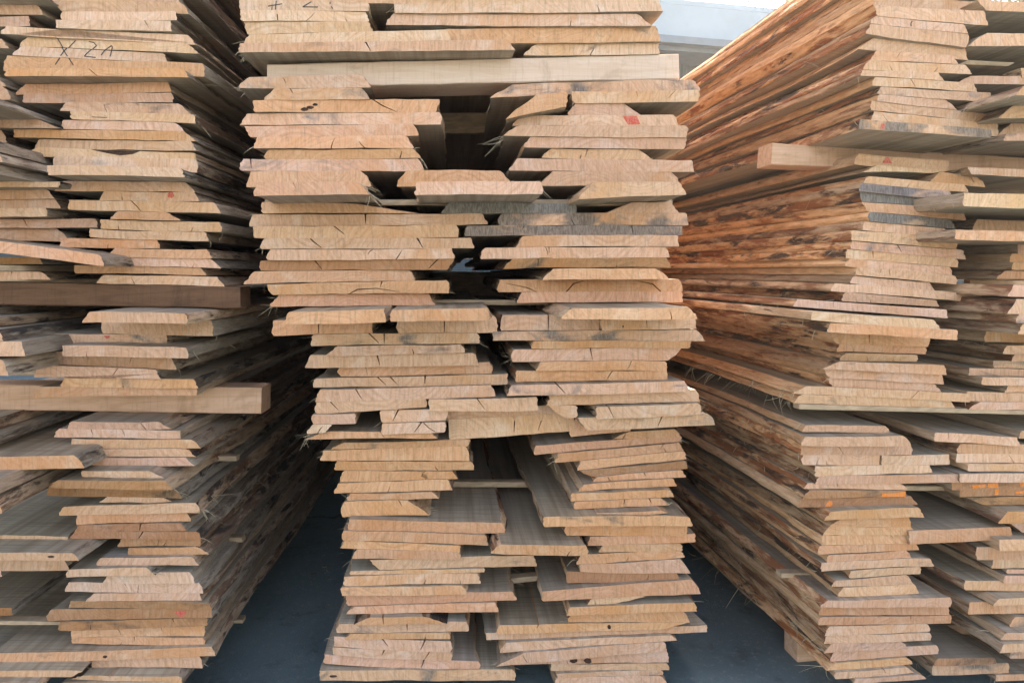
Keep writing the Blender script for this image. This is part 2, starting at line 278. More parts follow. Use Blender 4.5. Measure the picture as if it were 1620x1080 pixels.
DATA = """
L0 A1 330 -95 1080 -65 1140 16 310 -34
L1 A1 310 -30 1150 20 1195 85 385 66
L2 A1 390 70 1115 73 1122 130 390 128 p
L3 A1 355 130 1080 128 1085 190 355 175 p
L4 A1 45 170 1190 220 1240 282 5 218 p
L5 A1 165 230 1195 283 1260 345 105 290 p
L6 A1 150 295 1030 333 1055 383 80 345 p
L7 A1 45 352 1283 402 1292 457 20 420 o
L8 A1 70 435 1155 430 1190 487 35 485 o
L9 A1 155 530 1070 525 1090 585 85 595 o
L10 A1 145 590 1090 588 1095 640 140 638 g
L11 A1 430 645 1130 655 1205 715 380 695 g
L12 A1 450 705 1230 725 1233 780 452 755
L13 A1 400 760 1110 778 1165 830 395 812
L14 A1 85 820 1165 830 1235 893 90 870 o
L15 A1 240 880 1215 895 1250 950 205 930
L16 A1 250 930 1225 965 1240 1010 125 988 p
L17 A1 345 990 1235 1008 1250 1062 348 1040 p
L18 A2 300 -32 1145 -15 1165 42 305 30 p
L19 A2 400 65 1175 75 1240 135 330 125 p
L20 A2 660 132 1225 135 1260 190 625 185 g
L21 A2 435 185 1355 200 1395 265 430 242
L22 A2 750 258 1050 262 1145 315 690 305 o
L23 A2 630 308 1395 325 1405 380 630 360
L24 A2 570 368 1290 385 1315 440 568 415
L25 A2 400 425 990 432 1010 487 370 478 o
L26 A2 730 488 1310 497 1345 550 680 540 o
L27 A2 750 545 1335 557 1400 612 705 592
L28 A2 468 597 1275 615 1310 662 470 650 o
L29 A2 660 660 1380 672 1420 733 605 712 p
L30 A2 565 895 1175 905 1180 970 510 962
L31 A2 650 970 1345 980 1350 1045 640 1030
L32 A2 270 1035 1055 1045 1058 1095 265 1083
L33 A3 390 25 1180 38 1190 107 395 95
L34 A3 270 85 1080 107 1120 178 205 145
L35 A3 250 158 990 178 1025 238 200 228
L36 A3 400 232 1235 238 1258 295 375 288 o
L37 A3 250 292 1235 298 1240 342 215 355 o
L38 A3 460 502 995 508 1085 555 430 555
L39 A3 375 555 1145 570 1140 618 340 605
L40 A3 450 618 1220 620 1275 672 442 682
L41 A3 540 685 1185 678 1245 727 540 730
L42 A3 555 735 1180 732 1235 785 560 782
L43 A3 520 818 950 818 1040 862 525 858
L44 A3 365 875 1040 878 1090 938 315 925 b
L45 A3 315 925 1090 938 1155 990 290 978 b
L46 A3 680 990 1030 993 1110 1025 620 1018
L47 A3 400 1058 1245 1025 1270 1080 360 1105
L48 A4 490 28 1180 8 1205 58 485 78 o
L49 A4 490 82 1150 70 1180 118 470 125 b
L50 A4 470 125 1250 120 1275 168 440 170 b
L51 A4 770 178 1275 172 1265 215 740 218 b
L52 A4 815 228 1245 218 1325 262 805 270 o
L53 A4 640 288 1215 283 1258 337 605 335 p
L54 A4 440 360 930 352 980 402 420 408 p
L55 A4 690 408 1200 400 1235 448 645 450 p
L56 A4 430 460 1270 455 1290 508 398 506 p
L57 A4 600 510 1255 512 1275 560 545 560 p
L58 A4 440 568 1325 572 1345 615 425 608 b
L59 A4 320 630 1340 615 1345 662 290 690 b
L60 A4 385 695 1300 672 1305 720 370 745 b
L61 A4 470 748 1285 735 1290 785 450 790 y
L62 A4 450 792 1295 787 1310 837 440 835 y
L63 A4 -40 895 1340 862 1360 912 -40 948 o
L64 A4 560 940 1270 925 1285 980 580 985
L65 A4 520 1035 1140 1030 1165 1078 440 1060
L66 A4 400 1080 1100 1084 1130 1105 380 1105
K1 A1 -760 -70 230 -60 300 -10 -760 -15
K2 A1 -760 38 235 33 275 95 -760 103
K3 A1 -760 105 190 105 198 165 -760 165
K4 A1 -760 235 10 245 50 305 -760 300
K5 A1 -760 475 -20 478 35 540 -760 535
K6 A1 -760 545 30 550 70 602 -760 600
K7 A1 -760 605 -50 605 -10 660 -760 655
K8 A1 -760 748 215 750 370 808 -760 808
K9 A1 -760 820 10 822 45 870 -760 868
K10 A1 -760 880 -40 880 -20 935 -760 930
K11 A1 -760 950 -30 960 20 1015 -760 1010
K12 A1 -760 1025 -60 1025 -20 1080 -760 1075
K13 A2 -760 65 380 68 365 103 -760 98 p
K14 A2 -760 118 310 120 355 178 -760 178
K15 A2 -760 180 350 180 385 238 -760 230
K16 A2 -760 235 295 235 300 290 -760 290 p
K17 A2 -760 297 610 303 615 360 -760 355
K18 A2 -760 360 355 362 435 418 -760 415
K19 A2 -760 362 625 530 650 590 -760 424 o
K20 A2 -760 530 250 545 270 590 -760 585 b
K21 A2 -760 640 260 640 320 690 -760 700
K22 A2 -760 855 -20 860 -10 912 -760 905
K23 A2 -760 925 -30 930 -20 987 -760 985
K24 A2 -760 1010 -20 1020 20 1078 -760 1075
K25 A3 -760 25 135 28 160 93 -760 88
K26 A3 -760 145 20 150 60 215 -760 215
K27 A3 -760 500 -60 500 -30 560 -760 560
K28 A3 -760 590 -30 600 -10 655 -760 650
K29 A3 -760 757 465 755 525 805 -760 810 o
K30 A3 -760 890 -30 900 0 960 -760 950
K31 A3 -760 1020 -10 1030 15 1085 -760 1080
K32 A4 -760 147 438 148 435 172 -760 170 p
K33 A4 -760 258 455 260 495 308 -760 310
K34 A4 -760 315 385 315 440 367 -760 367
K35 A4 -760 375 0 375 15 405 -760 405 p
K36 A4 -760 605 65 608 72 655 -760 665 b
K38 A4 -760 1000 530 1005 450 1040 -760 1040
K39 A4 -760 1075 250 1075 260 1110 -760 1110
M0 B1 10 -75 1100 -68 1100 4 10 -6
M1 B1 15 -2 822 12 832 70 22 66 p
M2 B1 22 68 820 75 832 135 35 138 p
M3 B1 40 140 832 138 858 195 62 208 p
M4 B1 75 215 1330 192 1352 250 35 268 p
M5 B1 15 270 1700 252 1760 320 5 330 g
M6 B1 75 485 780 470 850 550 5 550
M7 B1 240 560 790 555 840 628 165 634 g
M8 B1 105 640 1285 625 1255 712 115 712 o
M9 B1 60 718 1285 712 1290 785 10 785
M10 B1 42 798 1115 783 1150 855 75 862 y
M11 B1 125 868 1070 858 1120 935 100 935 y
M12 B1 200 945 1115 940 1160 998 170 1000 o
M13 B1 40 1005 1145 1002 1185 1070 20 1070
M14 B2 85 5 780 -5 850 68 55 72 y
M15 B2 115 75 755 70 840 140 100 148 y
M16 B2 160 200 760 210 1150 268 158 270 o
M17 B2 100 275 1550 272 1585 340 70 352
M18 B2 105 352 1390 340 1400 412 110 415
M19 B2 175 425 1480 425 1500 490 150 495
M20 B2 210 498 1360 490 1375 552 185 562
M21 B2 145 570 1380 555 1330 628 145 632 b
M22 B2 110 640 1100 632 1120 700 40 718 y
M23 B2 185 722 1335 695 1340 775 215 787 o
M24 B2 265 785 1215 778 1255 850 205 860 o
M25 B2 330 905 935 885 940 958 300 970 o
M26 B2 980 895 1590 880 1590 945 970 955 o
M27 B2 230 980 855 965 858 1028 228 1045 o
M28 B2 1020 968 1630 950 1645 1022 1020 1030
M29 B2 480 1045 1525 1032 1530 1092 465 1110
M30 B3 640 32 1420 22 1440 70 555 92
M31 B3 465 98 1500 85 1530 150 420 168
M32 B3 645 165 1600 135 1610 205 650 220 o
M33 B3 500 238 1715 206 1715 270 475 292
M34 B3 525 308 1610 278 1635 348 490 383
M35 B3 500 385 1195 360 1197 415 505 460
M36 B3 1215 368 1900 350 1905 435 1215 440 p
M37 B3 480 465 745 460 750 520 482 522
M38 B3 910 435 1330 428 1320 500 920 515
M39 B3 1335 445 2000 430 2080 490 1335 505
M40 B3 920 520 1320 510 1310 575 915 590 p
M41 B3 480 525 600 525 560 575 440 585 p
M42 B3 560 577 1230 582 1270 612 425 620 o
M43 B3 1340 520 2130 480 2140 565 1340 622
M44 B3 680 640 1480 620 1460 662 590 682 o
M45 B3 545 695 1440 660 1470 755 520 755 o
M46 B3 635 752 1485 762 1500 815 615 810 o
M47 B3 680 815 1365 822 1400 870 650 887 o
M48 B3 640 900 1330 875 1365 940 615 960 o
M49 B3 715 962 1235 950 1280 990 690 1010 o
M50 B3 680 1015 1080 1005 1220 1100 665 1110 o
M51 B4 390 50 1365 80 1375 140 385 108 o
M52 B4 355 115 1255 148 1270 213 350 175 o
M53 B4 365 178 1090 205 1092 248 328 230 o
M54 B4 440 240 1090 250 1092 300 405 297 o
M55 B4 520 303 1560 278 1577 343 580 362
M56 B4 395 380 1245 352 1243 373 390 408
M57 B4 360 410 1205 395 1222 455 355 462
M58 B4 345 470 1110 465 1132 522 342 525 o
M59 B4 370 530 1420 500 1447 550 375 595 o
M60 B4 420 600 1310 565 1335 625 370 648 o
M61 B4 520 665 865 662 1010 705 410 712 o
M62 B4 325 715 1135 705 1143 755 305 760
M63 B4 400 768 1020 762 1030 800 360 805 o
M64 B4 295 800 1035 825 1030 882 290 850
M65 B4 290 855 1040 885 1035 940 288 905
M66 B4 230 915 1210 955 1210 1005 230 960
M67 B4 205 1008 1425 1015 1440 1070 205 1055
Q1 C2 -370 2 230 0 310 62 -430 70 o
Q2 C2 -300 68 485 68 490 140 -315 145
Q3 C4 232 210 772 216 776 272 160 260 o
P1 C1 -448 -5 1225 0 1250 75 -445 72 p
P2 C1 -450 78 1090 95 1180 160 -505 138
P3 C1 -115 182 1210 165 1235 235 -95 245 o
P4 C1 480 268 1225 245 1235 340 365 350 p
P5 C1 300 540 1440 505 1490 570 150 615 g
P6 C1 450 605 650 578 645 645 250 728 o
P7 C1 680 580 1480 570 1480 640 690 650
P8 C1 700 658 1010 655 1120 730 650 730 g
P9 C1 360 732 1325 727 1345 795 300 790
P10 C1 355 795 1410 792 1410 868 235 862
P11 C1 420 868 1410 872 1395 940 370 935
P12 C1 550 940 1105 945 1190 1008 480 995
P13 C1 335 1000 1440 1015 1450 1085 275 1075
P14 C2 555 5 1310 5 1365 68 465 65
P15 C2 815 75 1365 72 1405 145 715 175
P16 C2 -100 200 705 205 708 265 -150 265 G
P17 C2 1060 202 1300 200 1355 263 890 265
P18 C2 235 272 1400 268 1412 340 220 342 g
P19 C2 20 348 1375 350 1375 408 0 412 g
P20 C2 370 415 1345 410 1355 475 315 482
P21 C2 130 488 1275 482 1300 545 100 555
P22 C2 300 560 1285 548 1312 613 240 622 b
P23 C2 560 622 1210 618 1290 685 490 692 y
P24 C2 225 690 1355 685 1375 765 210 768 o
P25 C2 365 770 1375 765 1380 832 330 838 y
P26 C2 680 872 1420 865 1475 938 605 938 y
P27 C2 240 945 855 945 855 1012 225 1012
P28 C2 865 945 1470 938 1470 1000 868 1012
P29 C2 180 1022 1470 1010 1525 1078 175 1075 g
P30 C3 440 -3 1435 0 1420 45 420 45 o
P31 C3 310 55 1385 45 1290 122 300 128
P32 C3 480 130 1275 128 1285 190 445 185 o
P33 C3 330 190 1285 190 1283 240 325 258 o
P34 C3 300 278 1395 250 1410 318 265 345
P35 C3 545 352 1462 322 1490 380 515 408
P36 C3 520 408 705 405 705 482 640 485
P37 C3 838 415 1485 390 1488 462 838 492
P38 C3 720 492 1540 462 1582 525 780 565
P39 C3 700 520 1060 500 1050 565 670 605 y
P40 C3 1040 568 1335 555 1372 605 930 615 o
P41 C3 450 658 1370 598 1372 636 440 715 o
P42 C3 600 705 1360 640 1390 690 570 765 o
P43 C3 730 755 1385 692 1405 745 705 815 o
P44 C3 725 818 1400 755 1415 803 800 855 b
P45 C3 840 858 1375 812 1400 858 810 888 o
P46 C3 750 905 1320 870 1345 918 715 945 o
P47 C3 680 960 1290 935 1325 980 670 1012 o
P48 C3 700 1015 1250 990 1290 1035 690 1062 o
P49 C4 840 5 1240 -15 1290 2 835 30 o
P50 C4 500 38 1415 42 1445 92 500 90 o
P51 C4 650 95 1405 95 1405 145 645 152 o
P52 C4 795 155 1460 138 1462 188 775 210 o
P53 C4 880 208 1370 198 1372 245 850 255 o
P54 C4 745 275 1365 250 1390 285 705 330 o
P55 C4 730 330 1370 295 1430 385 735 378
P56 C4 650 375 1340 380 1345 430 640 450 b
P57 C4 490 505 1440 440 1500 522 490 556 o
P58 C4 820 538 1150 535 960 575 770 588 p
P59 C4 670 610 1455 572 1468 622 645 658 o
P60 C4 685 665 1370 635 1425 695 655 698 o
P61 C4 225 722 1430 695 1250 738 200 775 o
P62 C4 130 768 1535 715 1535 755 135 808
P63 C4 265 830 1315 780 1345 808 220 890
P64 C4 370 890 1265 828 1280 885 195 968
P65 C4 440 935 1280 890 1290 945 240 967
P66 C4 550 962 1280 948 1290 990 545 1008
P67 C4 585 1015 1245 1000 1260 1032 590 1045
P68 C4 580 1048 1240 1038 1280 1085 575 1090
R0 D1 720 -110 1380 -60 1400 10 700 -48
R1 D1 700 -45 1340 15 1372 70 665 25
R2 D1 670 28 1370 70 1390 160 690 95
R3 D1 690 97 1235 158 1262 215 650 145
R4 D1 655 150 1265 215 1250 298 615 207
R5 D1 670 240 1250 308 1265 375 570 300
R6 D1 690 320 1165 352 1210 402 640 380
R7 D1 640 382 1250 410 1293 470 600 440
R8 D1 610 440 1075 460 1110 515 585 478
R9 D1 685 485 1300 530 1315 585 665 540
R10 D1 720 548 1405 590 1408 640 690 585
R11 D1 705 598 1130 625 1205 695 680 640
R12 D1 648 640 1430 725 1432 778 645 695
R13 D1 670 705 1455 785 1460 835 650 755 p
R14 D1 585 752 1405 820 1408 875 570 815 g
R16 D1 580 970 1150 1018 1130 1060 545 1010
R17 D2 690 -30 1100 0 1060 15 590 10 p
R18 D2 1085 10 1335 42 1378 105 1020 75 y
R19 D2 640 35 1240 88 1265 130 600 72
R20 D2 595 75 1155 130 1155 180 580 130 G
R21 D2 580 133 1245 195 1247 245 590 192 G
R22 D2 600 198 1245 250 1247 313 635 258 y
R23 D2 640 262 1150 308 1195 362 630 312 G
R24 D2 620 318 1110 365 1175 415 600 365 g
R25 D2 530 378 1200 422 1200 487 520 432
R26 D2 530 445 1230 500 1257 558 515 490 g
R27 D2 500 495 1198 557 1200 610 490 552
R28 D2 520 555 1145 610 1160 662 490 605
R29 D2 570 612 1190 665 1195 720 550 660
R30 D2 545 665 1025 705 1060 765 515 712
R31 D2 425 718 1345 790 1368 838 400 762 p
R32 D2 490 775 1065 825 1090 860 460 825
R33 D2 190 815 1125 880 1130 933 165 860 p
R34 D2 290 895 1050 950 1085 1005 270 945 p
R35 D2 390 975 1200 1018 1200 1072 370 1020 o
R36 D3 370 -55 1015 -8 1010 35 430 15 o
R37 D3 450 12 1005 38 1005 82 420 65 o
R38 D3 490 78 945 90 945 128 445 122
R39 D3 450 130 1125 155 1138 213 330 172
R40 D3 360 180 1095 218 1108 270 390 232
R41 D3 390 240 1045 275 1090 318 410 288
R42 D3 250 285 1265 328 1268 382 160 332
R43 D3 215 342 1160 382 1187 438 160 390
R44 D3 240 530 750 535 773 580 210 572
R45 D3 240 610 855 600 900 662 215 660
R46 D3 215 663 900 665 910 718 205 718
R47 D3 220 728 705 725 708 785 220 780 p
R48 D3 715 730 1150 725 1150 780 712 780 p
R49 D3 300 790 1030 785 1043 830 298 855 p
R50 D3 330 858 1200 840 1202 890 300 908
R51 D3 255 905 845 902 875 938 225 935
R52 D3 260 940 870 945 870 982 215 995 b
R53 D3 220 1000 900 985 945 1030 185 1050 b
R54 D4 400 0 960 -25 995 35 350 50 o
R55 D4 480 58 890 42 905 90 380 95 o
R56 D4 385 98 905 90 930 140 345 148 o
R57 D4 340 150 885 145 885 200 335 208 o
R58 D4 325 210 935 200 962 238 310 265 o
R59 D4 385 270 880 242 912 290 370 318 o
R60 D4 340 322 1030 290 1050 340 335 375
R61 D4 530 375 965 345 960 388 520 420
R62 D4 430 430 880 395 925 455 400 470
R63 D4 475 475 925 455 960 515 435 530
R64 D4 380 555 1150 535 1150 595 330 600
R65 D4 360 602 1140 600 1145 645 325 655 o
R66 D4 335 660 1160 652 1160 703 312 710 o
R67 D4 390 718 1015 708 1025 755 350 780
R68 D4 380 780 1020 758 1025 805 355 835
R69 D4 400 835 850 820 890 865 345 888
R70 D4 420 905 1060 850 1070 890 395 950
R71 D4 440 955 880 915 910 955 370 1005 o
R72 D4 430 1015 870 975 920 1010 425 1058
R73 D4 560 1055 960 1025 1000 1050 540 1085
T0 D1 1320 5 2500 50 2500 110 1370 70
T1 D1 1395 208 2500 235 2500 300 1270 290
T3 D1 1590 435 2500 440 2500 495 1595 490
T4 D1 1295 478 2500 505 2500 560 1215 515
T5 D1 1600 550 2500 560 2500 610 1550 605
T6 D1 1540 675 2500 690 2500 745 1440 745
T7 D1 1545 780 2500 800 2500 850 1450 840
T8 D1 1520 845 2500 850 2500 900 1500 890 g
T10 D2 1255 -20 2500 15 2500 70 1270 22
T11 D2 1250 138 2500 172 2500 235 1250 190 p
T12 D2 1340 305 2500 335 2500 390 1310 360
T13 D2 1190 372 2500 398 2500 460 1195 435 y
T14 D2 1590 465 2500 475 2500 525 1590 518 g
T15 D2 1540 525 2500 540 2500 585 1525 575
T16 D2 1540 580 2500 590 2500 640 1530 628
T17 D2 1500 635 2500 650 2500 710 1445 685 o
T18 D2 1540 755 2500 770 2500 810 1500 795
T19 D2 1560 845 2500 865 2500 915 1500 905
T20 D2 1590 920 2500 935 2500 980 1560 965
T21 D2 1620 1000 2500 1010 2500 1050 1590 1035
T22 D2 1400 1040 2500 1060 2500 1105 1385 1085
T23 D3 1500 30 2500 35 2500 85 1475 78
T24 D3 1560 85 2500 90 2500 130 1530 125
T25 D3 1410 120 2500 130 2500 180 1410 165
T26 D3 1275 168 2500 185 2500 225 1270 215
T27 D3 1350 225 2500 240 2500 295 1350 275
T28 D3 1510 295 2500 300 2500 335 1480 320
T29 D3 1270 320 2500 340 2500 395 1270 378
T30 D3 1330 380 2500 395 2500 450 1255 428
T31 D3 1060 575 1575 605 1592 662 1050 632
T32 D3 1225 658 2500 665 2500 715 1200 708 o
T33 D3 1200 712 2500 715 2500 770 1198 768 p
T34 D3 1265 772 2500 775 2500 820 1262 820 p
T35 D3 1210 840 2500 825 2500 880 1215 890 p
T36 D3 1160 895 2500 875 2500 920 1150 935 b
T37 D3 1220 935 2500 925 2500 975 1215 985 b
T38 D3 1270 990 2500 975 2500 1035 1380 1038 b
T39 D4 1530 0 2500 -5 2500 70 1465 78 o
T40 D4 1520 85 2500 85 2500 125 1600 125
T41 D4 890 150 1535 122 1548 172 895 205 o
T42 D4 1450 200 2500 185 2500 230 1450 240
T43 D4 1320 250 2500 235 2500 290 1320 300
T44 D4 1430 305 2500 300 2500 350 1412 355
T45 D4 1505 355 2500 350 2500 385 1500 382
T46 D4 1500 405 2500 400 2500 445 1490 450
T47 D4 1260 455 2500 450 2500 500 1260 500
T48 D4 1450 545 2500 530 2500 580 1405 585
T49 D4 1270 595 2500 590 2500 635 1255 640 o
T50 D4 1560 658 2500 650 2500 700 1520 720
T51 D4 1500 760 2500 755 2500 800 1455 800
T52 D4 1480 830 2500 820 2500 870 1450 882
T53 D4 1560 885 2500 870 2500 915 1525 922
T54 D4 1080 925 1430 915 1440 955 1050 975 b
T55 D4 1050 985 1520 965 1520 1010 1045 1035
T56 D4 1440 1025 2500 1015 2500 1060 1435 1065
T57 D3 1610 565 2500 580 2500 632 1590 615
R-1 D1 735 -178 1365 -126 1392 -63 700 -113
R-2 D1 720 -246 1330 -194 1372 -130 690 -181
R-3 D1 745 -314 1390 -262 1400 -198 715 -249
R-4 D1 730 -382 1350 -330 1385 -266 705 -317
R-5 D1 750 -450 1370 -398 1390 -334 720 -385
"""
CRACKS = """
L8 t 560 430 590 462 622 485
L21 t 830 188 865 225 893 258
K17 t 148 298 172 352
M5 t 812 262 845 322
M8 t 860 638 915 665 1005 705
M13 t 85 1004 91 1066
M17 t 812 274 815 336
M18 t 615 342 680 402
M19 t 460 425 490 455 533 486
M19 t 1140 422 1175 485
M21 t 487 566 538 626
M21 t 1105 560 1072 622
M21 t 1275 557 1212 620
M23 b 710 781 760 752 880 744 1030 766
M23 t 917 708 906 738
M27 t 515 973 515 1030
M28 t 1312 960 1312 1022
M29 t 835 1040 898 1090
M29 t 930 1038 931 1092
M31 t 885 93 903 150
M33 t 890 226 943 275
M33 t 970 222 1018 275
M33 t 1190 214 1188 268
M34 t 750 297 788 362
M35 t 590 380 640 434
M36 t 1520 360 1568 428
M38 t 1020 432 986 503
M40 t 1166 514 1122 573
M40 t 1180 513 1212 545 1258 574
M43 t 1758 500 1752 575
M43 t 1940 490 1905 560
M62 t 755 712 757 750
M64 t 870 820 842 866
M64 t 600 812 636 846
M65 t 900 880 866 930
M65 t 612 868 596 905
M66 t 865 942 846 984
P24 b 645 767 690 715 760 695
P24 b 1240 766 1190 718 1085 694
P24 b 455 767 400 741 262 712
P27 t 530 945 530 1008
P28 t 1150 941 1155 998
P31 t 795 50 810 116
P33 t 935 190 896 244
P34 t 585 270 640 330
P34 t 948 261 940 322
P37 t 910 408 944 482
P38 t 1252 474 1225 532
R26 t 820 468 846 516
R27 t 665 509 668 556
R35 t 385 975 368 1015
R36 t 640 -36 642 10
R42 t 948 313 906 358
R46 t 430 664 478 714
L49 t 890 77 882 117
L50 t 905 123 878 164
"""
# ------------------------------------------------------------------ read the boards and settle how far each end stands out
class Board: pass
BOARDS, BYID = [], {}
for line in DATA.strip().splitlines():
    f = line.split()
    b = Board()
    b.id, b.tile = f[0], f[1]
    q = [float(x) for x in f[2:10]]
    b.q = [px(b.tile, q[i], q[i + 1]) for i in (0, 2, 4, 6)]       # TL TR BR BL
    b.tag = f[10] if len(f) > 10 else ''
    b.col = b.id[0]; b.stack = STK[b.col]; b.n = int(b.id[1:]); b.fixed = None
    b.cracks = []
    BOARDS.append(b); BYID[b.id] = b
for line in CRACKS.strip().splitlines():
    f = line.split()
    b = BYID[f[0]]
    v = [float(x) for x in f[2:]]
    b.cracks.append((f[1], [px(b.tile, v[i], v[i + 1]) for i in range(0, len(v), 2)]))

ru = random.Random(11)  # unseen upper courses, added to keep the sun off the stacks below
for col, xa, xb, x2, x3 in (('L', 80, 290, None, None), ('M', 378, 590, 615, 1045)):
    for k in range(13 if col == 'L' else 27):
        for (c, a, e) in ((col, xa, xb), ('P' if col == 'M' else None, x2, x3)):
            if c is None: continue
            b = Board(); b.id = c + 'u' + str(k); b.tile = 'A1'; b.col = c; b.stack = STK[c]; b.n = 0; b.fixed = None; b.cracks = []; b.tag = ru.choice(['', 'p', 'o'])
            y1 = -24 - 17 * k; e1 = e + ru.uniform(-12, 12); a1 = a + ru.uniform(-12, 12)
            b.q = [(a1 + 6, y1 - 17), (e1 - 6, y1 - 17), (e1, y1), (a1, y1)]
            BOARDS.append(b); BYID[b.id] = b

def beam(id, tile, q, stack, rho):
    b = Board(); b.id = id; b.tile = tile
    b.q = [px(tile, q[i], q[i + 1]) for i in (0, 2, 4, 6)]
    b.stack = stack; b.fixed = rho; b.tag = ''; b.col = 'X'; b.n = 0; b.cracks = []
    return b
BEAMS = [beam('beam_dark', 'A2', (-240, 700, 1520, 735, 1522, 870, -240, 846), 'left', 1.0),
         beam('beam_pale', 'A3', (-240, 270, 1655, 293, 1652, 460, -240, 430), 'left', 1.08),
         beam('slab', 'B1', (190, 410, 2795, 340, 2800, 500, 190, 555), 'middle', 1.03),
         beam('beam_right', 'D1', (30, 905, 1900, 1012, 1900, 1128, 20, 1040), 'right', 1.10)]
BM = {b.id: b for b in BEAMS}

def lerp_y(p, q, x):
    if abs(q[0] - p[0]) < 1e-6: return p[1]
    t = min(1, max(0, (x - p[0]) / (q[0] - p[0])))
    return p[1] + t * (q[1] - p[1])
def ytop(b, x): return lerp_y(b.q[0], b.q[1], x)
def ybot(b, x): return lerp_y(b.q[3], b.q[2], x)
def xr(b): return min(b.q[0][0], b.q[3][0]), max(b.q[1][0], b.q[2][0])
def ymid(b): return sum(p[1] for p in b.q) / 4

rj = random.Random(5)
for stk in STACKS:
    grp = [b for b in BOARDS + BEAMS if b.stack == stk]
    low = sorted([b for b in grp if ymid(b) >= H], key=ymid)
    high = sorted([b for b in grp if ymid(b) < H], key=lambda b: -ymid(b))
    for seq, below in ((low, True), (high, False)):
        done = []
        for b in seq:
            b.lift = 0.0; b.below = below
            near, rmin, bx, best = None, 0.0, 0, None
            x0, x1 = xr(b)
            for j in done:
                a0, a1 = xr(j)
                ov = min(x1, a1) - max(x0, a0)
                if ov < 0.06 * min(x1 - x0, a1 - a0): continue
                gaps = []
                for t in (.08, .5, .92):
                    x = max(x0, a0) + ov * t
                    if below: yi, yj = ytop(b, x) - H, ybot(j, x) - H
                    else: yi, yj = H - ybot(b, x), H - ytop(j, x)
                    gaps.append(yi - yj)
                    if yi > 8 and yj > 0: rmin = max(rmin, min(1.04, j.rho * yj / yi))
                g_ = sorted(gaps)[1]
                if ov > 0.15 * min(x1 - x0, a1 - a0) and -8 < g_ < 30 and (near is None or g_ < near): near, bx, best = g_, (max(x0, a0) + min(x1, a1)) / 2, j
            if b.fixed is not None: b.rho = b.fixed
            elif near is not None and near > 3.0: b.rho = max(0.90, rmin)
            else: b.rho = max(rmin, 1.0 + rj.uniform(-.004, .004))
            if best is not None and b.fixed is None and best.fixed is None:
                S = STACKS[stk]           # rest each board against the one it touches
                if below: dz = S.uw((bx, ybot(best, bx)), best.rho)[1] - S.uw((bx, ytop(b, bx)), b.rho)[1] - 0.0008
                else: dz = S.uw((bx, ybot(b, bx)), b.rho)[1] - S.uw((bx, ytop(best, bx)), best.rho)[1] - 0.0008
                b.lift = max(0.0, min(0.016, dz))
            done.append(b)

# ------------------------------------------------------------------ mesh builders
TINTS = {'': (1.0, 0.965, 0.94), 'p': (1.08, 1.10, 1.12), 'o': (0.98, 0.85, 0.72), 'y': (1.02, 0.91, 0.82),
         'b': (0.66, 0.54, 0.42), 'g': (0.98, 0.93, 0.90), 'G': (0.86, 0.92, 0.98)}
STAIN = {'': -0.05, 'p': -0.25, 'o': -0.10, 'y': -0.2, 'b': 0.12, 'g': 0.42, 'G': 0.9}
WARM = dict(L=0.22, K=0.2, M=0.5, P=0.5, Q=0.5, R=0.85, T=0.45)

def wob(rg, amp, lo, hi, n=3):
    w = [(rg.uniform(lo, hi), rg.uniform(0, 6.28), rg.uniform(.4, 1)) for _ in range(n)]
    return lambda y: amp * sum(a * (math.sin(6.283 * k * y + p) - math.sin(p)) for k, p, a in w) / n

def set_attrs(me, bps, rps, tint, edge):
    n = len(me.vertices)
    a = me.attributes.new('bp', 'FLOAT_VECTOR', 'POINT'); a.data.foreach_set('vector', [c for v in bps for c in v])
    a = me.attributes.new('rp', 'FLOAT_VECTOR', 'POINT'); a.data.foreach_set('vector', [c for v in rps for c in v])
    a = me.attributes.new('tint', 'FLOAT_COLOR', 'POINT'); a.data.foreach_set('color', list(tint) * n)
    a = me.attributes.new('edge', 'FLOAT_VECTOR', 'POINT'); a.data.foreach_set('vector', list(edge) * n)

def link(name, me, parent=None):
    o = bpy.data.objects.new(name, me); COL.objects.link(o)
    if parent is not None: o.parent = parent
    return o

def submesh(name, verts, faces, mats, fm, smooth, bpo, pith, tint, edge):
    used = sorted({i for f in faces for i in f}); mp = {v: i for i, v in enumerate(used)}
    vs = [verts[i] for i in used]
    me = bpy.data.meshes.new(name)
    me.from_pydata(vs, [], [[mp[i] for i in f] for f in faces])
    for m in mats: me.materials.append(m)
    me.polygons.foreach_set('material_index', fm)
    me.polygons.foreach_set('use_smooth', smooth)
    set_attrs(me, [(v[0] + bpo[0], v[1] + bpo[1], v[2] + bpo[2]) for v in vs],
              [(v[0] - pith[0], 0.0, v[2] - pith[1]) for v in vs], tint, edge)
    me.update()
    return me

